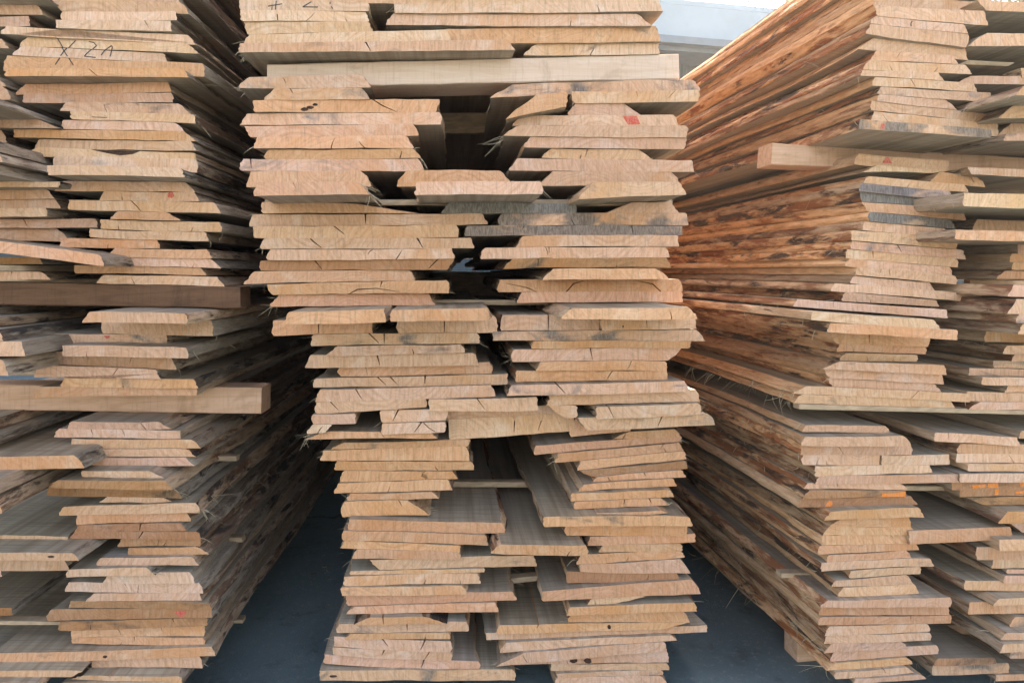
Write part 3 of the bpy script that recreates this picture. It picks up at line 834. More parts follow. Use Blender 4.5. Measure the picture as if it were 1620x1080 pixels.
def make_board(b):
    """the outline of the sawn end, run back along the length of the board with wandering waney edges"""
    S = STACKS[b.stack]
    rg = random.Random(b.id)
    P = [S.uw(p, b.rho) for p in b.q]
    if b.lift and b.below: P[0] = (P[0][0], P[0][1] + b.lift); P[1] = (P[1][0], P[1][1] + b.lift)
    elif b.lift: P[2] = (P[2][0], P[2][1] - b.lift); P[3] = (P[3][0], P[3][1] - b.lift)
    uc = (P[0][0] + P[1][0] + P[2][0] + P[3][0]) / 4
    wc = min(P[2][1], P[3][1])
    P = [(u - uc, w - wc) for u, w in P]
    TL, TR, BR, BL = P
    th = ((TL[1] - BL[1]) + (TR[1] - BR[1])) / 2
    b.origin = S.at(uc, S.s0 * b.rho, wc); b.uc, b.wc, b.th = uc, wc, th
    ya, yb = rg.uniform(-.03, .03), rg.uniform(-.05, .05)
    b.front = lambda u, w: ya * u + yb * w            # the saw cut is never quite square
    L = 4.0 + rg.uniform(-.12, .12)
    yaw = rg.uniform(-.006, .006)
    cr = {'t': [], 'b': []}
    for side, pts in b.cracks:
        pp = [S.uw(p, b.rho) for p in pts]
        cr[side].append([(u - uc, w - wc) for u, w in pp])
    if not b.cracks and rg.random() < 0.36:           # small drying checks
        for _ in range(rg.choice((1, 1, 2))):
            t = rg.uniform(.12, .88)
            side = rg.choice('tb')
            A, B_ = (TL, TR) if side == 't' else (BL, BR)
            u0 = A[0] + t * (B_[0] - A[0]); w0 = A[1] + t * (B_[1] - A[1])
            d = rg.uniform(.35, .95) * th * (-1 if side == 't' else 1)
            lean = rg.uniform(-.9, .9) * abs(d)
            cr[side].append([(u0, w0), (u0 + lean * .5 + rg.uniform(-.002, .002), w0 + d * .5), (u0 + lean, w0 + d)])
    cup = rg.uniform(-.0028, .0028)
    wv = wob(rg, .0022, 1.0, 4.0)
    def bow(u):
        t = (u - BL[0]) / max(1e-4, BR[0] - BL[0])
        return cup * (1 - (2 * t - 1) ** 2) + wv(u) * min(1, max(0, 4 * t * (1 - t)))
    out = []                                           # (u, w, kind, base) ; kind names the strip that starts here
    def edge_pts(A, B_, kind, side):
        n = max(4, int(abs(B_[0] - A[0]) / 0.045))
        ts = [(i / n, None) for i in range(n)]
        for c in cr[side]:
            den = B_[0] - A[0]
            t = (c[0][0] - A[0]) / den if abs(den) > 1e-6 else .5
            if .02 < t < .98: ts.append((t, c))
        last = -1
        for t, c in sorted(ts, key=lambda x: x[0]):
            u, w = A[0] + t * (B_[0] - A[0]), A[1] + t * (B_[1] - A[1])
            if c is None:
                if t - last < .012 and last >= 0: continue
                out.append((u, w + bow(u) + (rg.uniform(-.0010, .0010) if 0 < t else 0), kind, None)); last = t
            else:
                if t - last < .004: continue
                sg = 1 if B_[0] > A[0] else -1
                hw = (0.0027 if b.cracks else 0.0017) * rg.uniform(.7, 1.2)
                m = len(c) - 1
                nr = []
                for i in range(m + 1):
                    q0, q1 = c[max(0, i - 1)], c[min(m, i + 1)]
                    ln = math.hypot(q1[0] - q0[0], q1[1] - q0[1]) or 1
                    nr.append(((q1[1] - q0[1]) / ln, -(q1[0] - q0[0]) / ln))
                go = [(c[i][0] + nr[i][0] * hw * (1 - .7 * i / m), c[i][1] + nr[i][1] * hw * (1 - .7 * i / m)) for i in range(1, m + 1)]
                back = [(c[i][0] - nr[i][0] * hw * (1 - .7 * i / m), c[i][1] - nr[i][1] * hw * (1 - .7 * i / m)) for i in range(m, 0, -1)]
                w += bow(u)
                base = (u, w)
                out.append((u - sg * hw, w, 'crack', None))
                for p in go + back: out.append((p[0], p[1], 'crack', base))
                out.append((u + sg * hw, w, kind, None)); last = t
    ke = 5
    edge_pts(TL, TR, 'top', 't')
    def wane(A, B_, kind, sg):
        bul = rg.uniform(-.1, .28) * th
        for i in range(ke):
            t = i / ke
            u, w = A[0] + t * (B_[0] - A[0]), A[1] + t * (B_[1] - A[1])
            if i: u += sg * bul * math.sin(math.pi * t) * .5 + rg.uniform(-.0028, .0028); w += rg.uniform(-.0015, .0015)
            else: u -= sg * rg.uniform(.0005, .0045)
            out.append((u, w, kind, None if i else 'corner'))
    wane(TR, BR, 'right', 1)
    edge_pts(BR, BL, 'bottom', 'b')
    wane(BL, TL, 'left', -1)
    n = len(out)
    kinds = [o[2] for o in out]
    ns = 34
    ys = [0.0] + [L * ((i / (ns - 1)) ** 1.35) for i in range(1, ns)]
    amp = {'R': .022, 'L': .018}.get(b.col, .014)
    fl, fr = wob(rg, amp, .25, .9), wob(rg, amp, .25, .9)
    gl, gr = wob(rg, .007, 2.0, 5.0), wob(rg, .007, 2.0, 5.0)
    half = max(0.02, (TR[0] - TL[0] + BR[0] - BL[0]) / 4)
    so = rg.uniform(0, 50)
    verts = []
    for y in ys:
        for u, w, kind, base in out:
            if base is not None and base != 'corner':
                f = max(0.0, 1 - y / 0.45)
                u, w = base[0] + (u - base[0]) * f, base[1] + (w - base[1]) * f
            s = max(-1, min(1, u / half))
            x = u + (fl(y) * max(0, -s) + fr(y) * max(0, s)) + (gl(y) if s < 0 else gr(y)) * abs(s) ** 4 + yaw * y
            dz = 0.0
            if base == 'corner' and y > 0: x -= (1 if kind == 'right' else -1) * (.004 + .004 * mnoise.noise(Vector((so, y * 9, so))))
            if kind in ('left', 'right') and y > 0:
                g = mnoise.noise(Vector((so + w * 40, y * 16, so + (3 if kind == 'left' else 9))))
                x += g * (0.0085 if base is None else .003)
                g2 = mnoise.noise(Vector((so + w * 90, y * 45, so)))
                x += g2 * 0.0045
            verts.append((x, (b.front(u, w) if y == 0 else y), w + dz))
    faces, mi, sm, el, er = [], [], [], [], []
    end = list(range(n))
    faces.append(end[::-1] if False else end); mi.append(0); sm.append(False)
    for s in range(ns - 1):
        for i in range(n):
            j = (i + 1) % n
            f = [s * n + j, s * n + i, (s + 1) * n + i, (s + 1) * n + j]
            kd = kinds[i]
            if kd == 'left': el.append(f)
            elif kd == 'right': er.append(f)
            else: faces.append(f); mi.append(0 if kd == 'crack' else 1); sm.append(False)
    faces.append([(ns - 1) * n + i for i in range(n)][::-1]); mi.append(0); sm.append(False)
    tn = TINTS[b.tag]
    k = rg.uniform(.90, 1.07)
    tint = (tn[0] * k, tn[1] * k * rg.uniform(.965, 1.015), tn[2] * k * rg.uniform(.9, 1.06), STAIN[b.tag] + rg.uniform(-.25, .27))
    edge = (max(0, min(1, WARM[b.col] + rg.uniform(-.25, .2))), rg.uniform(-.15, .42), rg.uniform(.78, 1.25))
    bpo = (rg.uniform(-9, 9), rg.uniform(-9, 9), rg.uniform(-9, 9))
    pith = (rg.uniform(-.25, .25), rg.choice((-1, 1)) * rg.uniform(.03, .2))
    args = (bpo, pith, tint, edge)
    body = submesh('timber_board', verts, faces, (M_END, M_FACE), mi, sm, *args)
    left = submesh('waney_edge', verts, el, (M_EDGE,), [0] * len(el), [True] * len(el), *args)
    right = submesh('waney_edge', verts, er, (M_EDGE,), [0] * len(er), [True] * len(er), *args)
    return body, left, right

def bm_box(P0, P1, inset=0.0):
    x0, y0, z0 = P0; x1, y1, z1 = P1
    v = [(x0, y0, z0), (x1, y0, z0), (x1, y1, z0), (x0, y1, z0), (x0, y0, z1), (x1, y0, z1), (x1, y1, z1), (x0, y1, z1)]
    f = [(3, 2, 1, 0), (4, 5, 6, 7), (0, 1, 5, 4), (1, 2, 6, 5), (2, 3, 7, 6), (3, 0, 4, 7)]
    return v, f

def tube(verts, faces, pts, r0, r1, k=4):
    base = len(verts)
    m = len(pts)
    for i, p in enumerate(pts):
        t = (pts[min(i + 1, m - 1)] - pts[max(i - 1, 0)])
        t = t.normalized() if t.length > 1e-9 else Vector((0, 1, 0))
        a = t.orthogonal().normalized(); c = t.cross(a)
        r = r0 + (r1 - r0) * i / (m - 1)
        for q in range(k):
            an = 6.283 * q / k
            verts.append(tuple(p + a * (r * math.cos(an)) + c * (r * math.sin(an))))
    for i in range(m - 1):
        for q in range(k):
            q2 = (q + 1) % k
            faces.append((base + i * k + q, base + i * k + q2, base + (i + 1) * k + q2, base + (i + 1) * k + q))

def hairs(b, o, side, rg, n, y0=0.0, y1=1.6, long=0.03):
    """torn fibres hanging from a waney edge"""
    verts, faces, roots = [], [], []
    P = [STACKS[b.stack].uw(p, b.rho) for p in b.q]
    sg = 1 if side == 'right' else -1
    A, B_ = (P[1], P[2]) if side == 'right' else (P[0], P[3])
    for _ in range(n):
        t = rg.choice((rg.uniform(0, 1), rg.uniform(.85, 1)))
        y = y0 + (y1 - y0) * rg.random() ** 1.5
        p = Vector((A[0] + t * (B_[0] - A[0]) - b.uc - sg * .004, y, A[1] + t * (B_[1] - A[1]) - b.wc))
        d = Vector((sg * rg.uniform(.3, 1), rg.uniform(-.8, .5), rg.uniform(-1.0, .45))).normalized()
        c = Vector((rg.uniform(-1, 1), rg.uniform(-1, 1), rg.uniform(-1, .3))) * .8
        ln = rg.uniform(.4, 1.3) * long
        pts = [p + d * (ln * i / 4) + c * (ln * (i / 4) ** 2) for i in range(5)]
        roots.append(len(verts))
        r0 = rg.uniform(.0005, .0017)
        tube(verts, faces, pts, r0, r0 * .35)
    me = bpy.data.meshes.new('torn_fibres')
    me.from_pydata(verts, list(zip(roots, roots[1:])), faces); me.materials.append(M_FIBRE)
    return link('torn_fibres', me, o)

# ------------------------------------------------------------------ labels
ORD = ['', 'first', 'second', 'third', 'fourth', 'fifth', 'sixth', 'seventh', 'eighth', 'ninth', 'tenth', 'eleventh', 'twelfth', 'thirteenth', 'fourteenth', 'fifteenth', 'sixteenth', 'seventeenth', 'eighteenth', 'nineteenth', 'twentieth']
WHERE = {'L': 'left stack', 'K': 'far left row',
         'M': 'left half of the middle stack', 'P': 'right half of the middle stack', 'Q': 'middle stack',
         'R': 'right stack', 'T': 'far right row'}
LOOK = {'': 'tan board', 'p': 'pale board', 'o': 'orange-tan board', 'y': 'yellowish board', 'b': 'brown board', 'g': 'grey-stained board', 'G': 'weathered grey board'}
# landmark boards: own label, and the short name by which their neighbours are found
MARKS = {
 'L5': ('pale board with a pencilled X and numeral, high in the left stack', 'pencil-marked board'),
 'L16': ('pale board with a dark bark pocket along its upper edge, left stack', 'bark-pocket board'),
 'L20': ('grey-stained board with a round red dot on its end, left stack', 'red-dot board'),
 'L29': ('pale slant-ended board resting on the thick dark beam, left stack', 'pale board on the dark beam'),
 'L32': ('tan board with a red triangle on its top edge, below the dark beam', 'red-triangle board below the dark beam'),
 'L37': ('orange-tan board lying directly on the thick pale beam of the left stack', 'board on the pale beam'),
 'L50': ('brown board with a wide dark split in its end, lower left stack', 'split brown board'),
 'L59': ('brown board with a red triangle near its right end, lower left stack', 'brown red-triangle board'),
 'K8': ('tan board end with a long slant at the upper left picture edge', 'long-slanted board'),
 'K19': ('slanting orange-tan board sagging to the right at the far left', 'slanting board'),
 'K29': ('broad board with a wide grey top showing, far left below the pale beam', 'broad grey-topped board'),
 'K33': ('tan board with a grey top and dark knot mark, lower far left', 'grey-topped lower board'),
 'M1': ('pale board with a pencilled plus sign, top of the middle stack', 'plus-marked board'),
 'M5': ('grey-streaked long board just above the thick slab, middle stack', 'grey-streaked long board'),
 'M8': ('orange-tan board with a black knot and curved crack, left of the dark hole', 'black-knot board'),
 'M22': ('light yellowish board jutting furthest left at mid height, middle stack', 'furthest-left light board'),
 'M23': ('orange-tan board with a curved crack like an eyebrow, middle stack', 'eyebrow-crack board'),
 'M36': ('pale board bridging the centre gap with a grey top, middle stack', 'bridging pale board'),
 'M43': ('tan board tilted up to the right over the lower central hollow', 'tilted board'),
 'M51': ('orange-tan board with a wide grey top beside the lower hollow', 'wide-topped board'),
 'M59': ('tan board reaching right under the small stick, lower middle stack', 'board under the small stick'),
 'M67': ('tan board with a dark knot, lowest on the left of the middle stack', 'lowest board'),
 'P9': ('tan board with a red crayon rectangle on its end, middle stack', 'red-crayon board'),
 'P16': ('weathered grey board beside the arched board at the centre of the middle stack', 'weathered grey board'),
 'P17': ('short arched tan board on the right edge of the middle stack', 'arched board'),
 'P24': ('orange-tan board with two curved cracks like raised eyebrows, middle stack', 'twin-eyebrow board'),
 'P38': ('tan board reaching furthest right, above the fanned boards, middle stack', 'furthest-right board'),
 'P50': ('orange-tan board with a wide grey top right of the lower hollow', 'wide-topped right board'),
 'P57': ('orange-tan board rising to the right with a wide grey top, lower right', 'rising grey-topped board'),
 'P65': ('tan board with two dark round knots in its end, lower middle stack', 'two-knot board'),
 'P62': ('long low tan board sticking out furthest right near the bottom, middle stack', 'long low board'),
 'Q1': ('short slant-ended board above another at the foot of the upper dark hole', None),
 'Q2': ('short square-cut board closing the foot of the upper dark hole', None),
 'Q3': ('orange-tan board with a wide grey top filling the lower central hollow', None),
 'R14': ('grey-stained board with a broad shaded underside, upper right stack', 'broad-underside board'),
 'R16': ('tan board with a small red triangle on its end, right stack', 'red-triangle board'),
 'R20': ('weathered blue-grey board, upper of two neighbours, right stack', 'upper blue-grey board'),
 'R23': ('weathered blue-grey board under a yellowish one, right stack', 'lower blue-grey board'),
 'R33': ('long pale board over a dark slit, middle of the right stack', 'pale board over the slit'),
 'R43': ('tan board with bark frayed along its left edge, right stack', 'frayed bark board'),
 'R44': ('tan board with a wide grey top just below the frayed bark board', 'grey-topped board'),
 'R52': ('brown board with orange paint at its right end, right stack', 'orange-painted board'),
 'R61': ('short tan board set back over a dark notch, lower right stack', 'short notch board'),
 'R64': ('tan board with a wide grey top, lower right stack', 'lower grey-topped board'),
 'R73': ('tan board lowest in the near row of the right stack', 'lowest near board'),
 'T1': ('tan board with a broad shaded underside at the upper right edge', 'upper shaded-underside board'),
 'T8': ('grey-stained board end over a broad underside, far right', 'grey far-right board'),
 'T13': ('yellowish board pointing left over a shaded underside, far right', 'yellow pointing board'),
 'T17': ('orange-tan bright board end among dark ones, far right row', 'bright orange board'),
 'T31': ('wide board with a broad grey top and bent bark edge, far right', 'wide bent-edged board'),
 'T36': ('brown board with orange paint splashes at the far right', 'paint-splashed board'),
 'T41': ('wide orange-tan board with a dark grey top, lower right picture edge', 'wide dark-topped board'),
 'T57': ('tan board cut off by the picture edge beside the wide bent-edged board', None),
 'T54': ('brown board with a long grey top at the bottom right', 'long grey-topped board'),
}
def label_for(b):
    if b.id in MARKS: return MARKS[b.id][0]
    best = None
    for m, (full, short) in MARKS.items():
        if m[0] != b.col or short is None: continue
        d = b.n - int(m[1:])
        key = (abs(d), d < 0)
        if best is None or key < best[0]: best = (key, d, short)
    if best is None: return LOOK[b.tag] + ' in the ' + WHERE[b.col]
    d, short = best[1], best[2]
    n = abs(d)
    rel = 'below' if d > 0 else 'above'
    first = 'directly' if n == 1 else ORD[n]
    return f"{LOOK[b.tag]}, {first} {rel} the {short}, {WHERE[b.col]}"

# ------------------------------------------------------------------ the setting
def structure(name, me):
    o = link(name, me); o['kind'] = 'structure'
    return o
def mesh(name, v, f, m):
    me = bpy.data.meshes.new(name); me.from_pydata([tuple(x) for x in v], [], f)
    for k in (m if isinstance(m, (list, tuple)) else [m]): me.materials.append(k)
    return me
g = 400.0
structure('ground', mesh('ground', [(-g, -g, GROUND), (g, -g, GROUND), (g, g, GROUND), (-g, g, GROUND)], [(0, 1, 2, 3)], mat_ground()))

# the shed behind the stacks
def tag(o, label, cat, group=None):
    o['label'] = label; o['category'] = cat
    if group: o['group'] = group
    return o
def empty(name, loc, rz=0.0):
    o = bpy.data.objects.new(name, None); COL.objects.link(o)
    o.location = loc; o.rotation_euler = (0, 0, rz); o.empty_display_size = .2
    return o
M_WALL = mat_plain('blue_grey_wall_sheet', (0.046, 0.076, 0.086), 0.6, 0.06, (3, 3, 3))
M_ROOF = mat_plain('pale_roof_sheet', (0.36, 0.43, 0.47), 0.5, 0.05, (2, 2, 2))
M_GUT = mat_plain('grey_gutter_metal', (0.17, 0.21, 0.24), 0.45, 0.08, (5, 5, 5), 0.5)
M_SHUT = mat_plain('light_blue_shutter', (0.085, 0.12, 0.135), 0.5, 0.06, (5, 5, 5))
shed = empty('storage_shed', (0.0, 12.5, GROUND), rad(13.0))
tag(shed, 'long blue-grey shed with a pale roof edge behind the timber stacks', 'shed')
def ribbed(x0, x1, z0, z1, y, pitch, depth):
    v, f = [], []
    x, i = x0, 0
    prof = ((0, 0), (.55, 0), (.65, 1), (.9, 1))
    while x < x1:
        for a, d in prof:
            v += [(x + a * pitch, y - d * depth, z0), (x + a * pitch, y - d * depth, z1)]
        x += pitch
    for k in range(len(v) // 2 - 1): f.append((2 * k, 2 * k + 2, 2 * k + 3, 2 * k + 1))
    return v, f
EAVE = 5.62
v, f = ribbed(-22, 22, 0, EAVE, 0, .30, .014)
v2, f2 = bm_box((-22, .05, 0), (22, 9, EAVE - .05)); k = len(v)
link('wall', mesh('shed_wall', v + v2, f + [tuple(i + k for i in q) for q in f2], M_WALL), shed)
v, f = bm_box((-22.5, -.75, EAVE + .02), (22.5, -.62, EAVE + .64))
k = len(v)
v += [(-22.5, -.62, EAVE + .8), (22.5, -.62, EAVE + .8), (22.5, 9.5, EAVE + 2.2), (-22.5, 9.5, EAVE + 2.2),
      (-22.5, -.62, EAVE + .7), (22.5, -.62, EAVE + .7), (22.5, 9.5, EAVE + 2.1), (-22.5, 9.5, EAVE + 2.1)]
f += [tuple(i + k for i in q) for q in ((0, 1, 2, 3), (7, 6, 5, 4), (0, 4, 5, 1), (1, 5, 6, 2), (2, 6, 7, 3), (3, 7, 4, 0))]
roof = link('roof', mesh('shed_roof', v, f, M_ROOF), shed)
v, f = bm_box((-22.5, -.95, EAVE - .13), (22.5, -.77, EAVE + .0))
v3, f3 = bm_box((-22.5, -.75, EAVE - .20), (22.5, .0, EAVE - .06)); k = len(v)
link('gutter', mesh('shed_gutter', v + v3, f + [tuple(i + k for i in q) for q in f3], M_GUT), roof)
v, f = [], []
for i in range(24):
    a, c = bm_box((-1.25, -.10 - .02 * (i % 2), 1.35 + i * .03), (-.62, -.04, 1.35 + i * .03 + .022)); k = len(v)
    v += a; f += [tuple(j + k for j in q) for q in c]
link('louvre_shutter', mesh('louvre_shutter', v, f, M_SHUT), shed)

def make_tree(loc, h, seed, label):
    rg = random.Random(seed)
    t = empty('broadleaf_tree', loc); tag(t, label, 'tree', 'trees beyond the shed')
    v, f = [], []
    tube(v, f, [Vector((rg.uniform(-.1, .1), rg.uniform(-.1, .1), h * i / 9)) for i in range(9)], .32, .08, 8)
    cl = []
    for i in range(14):
        z = h * rg.uniform(.62, .9); a = rg.uniform(0, 6.28); l = h * .24 * rg.uniform(.5, 1.0)
        e = Vector((math.cos(a) * l, math.sin(a) * l, z + l * .4))
        tube(v, f, [Vector((0, 0, z)), Vector((0, 0, z)).lerp(e, .5) + Vector((0, 0, .15)), e], .09, .03, 6)
        cl.append(e)
    link('trunk', mesh('trunk', v, f, mat_plain('grey_bark', (.13, .10, .08), .9, .2, (6, 6, 2))), t)
    v, f = [], []
    for _ in range(9000):
        c = rg.choice(cl)
        d = Vector((rg.gauss(0, 1), rg.gauss(0, 1), rg.gauss(0, .8))) * (h * .05)
        p = c + d
        n = Vector((rg.gauss(0, 1), rg.gauss(0, 1), rg.gauss(0, 1))).normalized(); a = n.orthogonal().normalized(); b2 = n.cross(a)
        s = rg.uniform(.07, .14); k = len(v)
        v += [p + a * s, p + b2 * s * .6, p - a * s, p - b2 * s * .6]; f.append((k, k + 1, k + 2, k + 3))
    m = mat_plain('leaf_green', (.075, .11, .04), .6, .25, (2, 2, 2))
    link('crown', mesh('crown', v, f, m), t)
make_tree((15.2, 29.0, GROUND), 18.3, 3, 'broad green tree rising over the shed roof, nearer of two')
make_tree((19.5, 31.0, GROUND), 17.0, 8, 'taller green tree behind the right stack, beyond the shed roof')

def debris():
    rg = random.Random(21); v, f = [], []
    for _ in range(5200):
        x, y = rg.uniform(-1.6, 2.2), rg.uniform(1.6, 6.5)
        big = rg.random() < .012
        a = rg.uniform(0, 6.28); l = rg.uniform(.010, .03) if big else rg.uniform(.0015, .006); w = l * rg.uniform(.15, .6); h = l * rg.uniform(.05, .2) + .001
        ca, sa = math.cos(a), math.sin(a); k = len(v)
        for q, z in ((0, .0005), (1, h)):
            for px_, py_ in ((-l, -w), (l, -w * .6), (l * .8, w), (-l * .7, w * .8)):
                px_ *= 1 - .15 * q; py_ *= 1 - .15 * q
                v.append((x + px_ * ca - py_ * sa, y + px_ * sa + py_ * ca, GROUND + z + .001))
        f += [(k, k + 1, k + 5, k + 4), (k + 1, k + 2, k + 6, k + 5), (k + 2, k + 3, k + 7, k + 6), (k + 3, k, k + 4, k + 7), (k + 4, k + 5, k + 6, k + 7)]
    o = link('wood_debris', mesh('wood_debris', v, f, mat_plain('dusty_chips', (.30, .22, .15), .9, .3, (30, 30, 30))))
    o['kind'] = 'stuff'; tag(o, 'sawdust and small bark chips strewn over the asphalt yard', 'debris')
debris()

# ------------------------------------------------------------------ the timber
# unseen courses added above the stacks: they keep the sun off the ends and sides below
STUFF = set("""K35 T40 T53 T3 T45 K5 M41 L66 P58 T7 L0 P36 K39 P39 T28 T50 K9 T44 R-3 K4 L46 T38 K1 K6 M37 K11 T15 R73 P49 T30 T14 K3 K20 T34 K27 K8 T16 K10 K13 T24 R-5 T42 K22 P40 K30 R61 P45 P67 T20 P17 R18 P53 T6 K12 T27 K7 T48 K15 L22 T17""".split()) | {b.id for b in BOARDS if 'u' in b.id}
SIDES = {'L': ('right',), 'K': ('right',), 'M': ('left', 'right'), 'P': ('left', 'right'), 'Q': ('left', 'right'), 'R': ('left',), 'T': ('left',)}
GROUPS = {'left': 'boards of the left stack', 'middle': 'boards of the middle stack', 'right': 'boards of the right stack'}
loose = []
for b in BOARDS:
    S = STACKS[b.stack]
    body, left, right = make_board(b)
    o = link('timber_board', body)
    o.location = b.origin; o.rotation_euler = (0, 0, S.rot)
    b.obj = o
    el = link('waney_edge', left, o); er = link('waney_edge', right, o)
    if b.id in STUFF: loose += [o, el, er]; continue
    tag(o, label_for(b), 'board', GROUPS[b.stack])
    rg = random.Random('h' + b.id)
    for side in SIDES[b.col]:
        e = el if side == 'left' else er
        ch = {'R': .75, 'L': .6, 'K': .3, 'T': .35}.get(b.col, .3)
        if rg.random() < ch:
            hairs(b, o, side, rg, rg.randint(4, 13) if b.col in 'RL' else rg.randint(3, 8), 0.0, 1.5 if b.col in 'RL' else .35, .028)
# fibres that show clearly in the photograph
for id, side, n, ln in (('M12', 'right', 9, .035), ('M15', 'right', 14, .035), ('M24', 'left', 10, .05), ('P10', 'left', 12, .045),
                        ('P26', 'left', 10, .04), ('R43', 'left', 40, .05), ('R42', 'left', 26, .035), ('R71', 'left', 16, .06), ('R69', 'left', 10, .06),
                        ('M42', 'left', 12, .03), ('L47', 'right', 14, .045), ('L44', 'right', 10, .03), ('M50', 'right', 12, .03), ('P13', 'right', 6, .02),
                        ('M6', 'left', 16, .014), ('M5', 'left', 14, .014), ('R45', 'left', 16, .045)):
    b = BYID[id]
    if id not in STUFF: hairs(b, b.obj, side, random.Random(id + 'x'), n, 0.0, 1.3 if id[0] == 'R' else .12, ln)

if loose:                            # the boards that show least and the added shading courses, as one mass
    V, Fc, mi, sm, at = [], [], [], [], {'bp': [], 'rp': [], 'tint': [], 'edge': []}
    bpy.context.view_layer.update()
    for o in loose:
        me = o.data; k = len(V); M = o.matrix_world
        V += [tuple(M @ v.co) for v in me.vertices]
        off = 2 if len(me.materials) == 1 else 0
        for p in me.polygons:
            Fc.append([i + k for i in p.vertices]); mi.append(p.material_index + off); sm.append(p.use_smooth)
        for nm in at:
            at[nm] += [tuple(d.color) if nm == 'tint' else tuple(d.vector) for d in me.attributes[nm].data]
    me = bpy.data.meshes.new('stacked_timber'); me.from_pydata(V, [], Fc)
    for m in (M_END, M_FACE, M_EDGE): me.materials.append(m)
    me.polygons.foreach_set('material_index', mi); me.polygons.foreach_set('use_smooth', sm)
    for nm in at:
        a = me.attributes.new(nm, 'FLOAT_COLOR' if nm == 'tint' else 'FLOAT_VECTOR', 'POINT')
        a.data.foreach_set('color' if nm == 'tint' else 'vector', [c for v in at[nm] for c in v])
    for o in loose: bpy.data.objects.remove(o)
    so = link('stacked_timber', me); so['kind'] = 'stuff'
    tag(so, 'the least visible board ends among the stacks, and unseen courses added above for shade', 'boards')

# cross beams, the thick slab, bearers and spacer sticks
def crosswise(name, stack, q, rho, depth, m, label, cat, group=None, rough=.0012, lock=None):
    S = STACKS[stack]
    P = [S.uw(p, rho) for p in q]
    uc = sum(p[0] for p in P) / 4; wc = min(P[2][1], P[3][1])
    rg = random.Random(name + label)
    nseg = max(2, int((P[1][0] - P[0][0]) / .06))
    v, f = [], []
    for i in range(nseg + 1):
        t = i / nseg
        ut = P[0][0] + t * (P[1][0] - P[0][0]) - uc; wt = P[0][1] + t * (P[1][1] - P[0][1]) - wc
        ub = P[3][0] + t * (P[2][0] - P[3][0]) - uc; wb = P[3][1] + t * (P[2][1] - P[3][1]) - wc
        j = lambda: rg.uniform(-rough, rough)
        c = min(.0035, abs(wt - wb) * .12)
        v += [(ut, c, wt + j()), (ut, j() * .5, wt - c), (ub, j() * .5, wb + c), (ub, c, wb + j()), (ub, depth, wb), (ut, depth, wt)]
    for i in range(nseg):
        for k in range(6):
            k2 = (k + 1) % 6
            f.append((i * 6 + k, (i + 1) * 6 + k, (i + 1) * 6 + k2, i * 6 + k2)[::-1])
    f.append(tuple(range(6))[::-1]); f.append(tuple(nseg * 6 + k for k in range(6)))
    me = mesh(name, v, f, m)
    tint = (1, 1, 1, 0)
    set_attrs(me, [(x[1] * 1 + 3.1 + wc, x[0] + rho * 7, x[2] + wc) for x in v], [(x[0], 0, x[2] - .3) for x in v], tint, (.3, 0, 1))
    o = link(name, me); o.location = S.at(uc, S.s0 * rho, wc); o.rotation_euler = (0, 0, S.rot)
    return tag(o, label, cat, group)
def zq(tile, *q): return [px(tile, q[i], q[i + 1]) for i in (0, 2, 4, 6)]
crosswise('timber_beam', 'left', BM['beam_dark'].q, 1.0, .10, M_BEAMD, 'thick dark brown beam laid crosswise between layers of the left stack', 'beam')
crosswise('timber_beam', 'left', BM['beam_pale'].q, 1.08, .11, M_BEAMP, 'thick pale beam with a cracked end laid crosswise in the left stack', 'beam')
crosswise('timber_slab', 'middle', BM['slab'].q, 1.03, .16, M_SLAB, 'thick pale slab across the whole middle stack above the dark hole', 'slab')
crosswise('timber_beam', 'right', BM['beam_right'].q, 1.10, .10, M_BEAMP, 'thick pale beam set back under the broad board of the right stack', 'beam')
ST = 'spacer sticks between the layers'
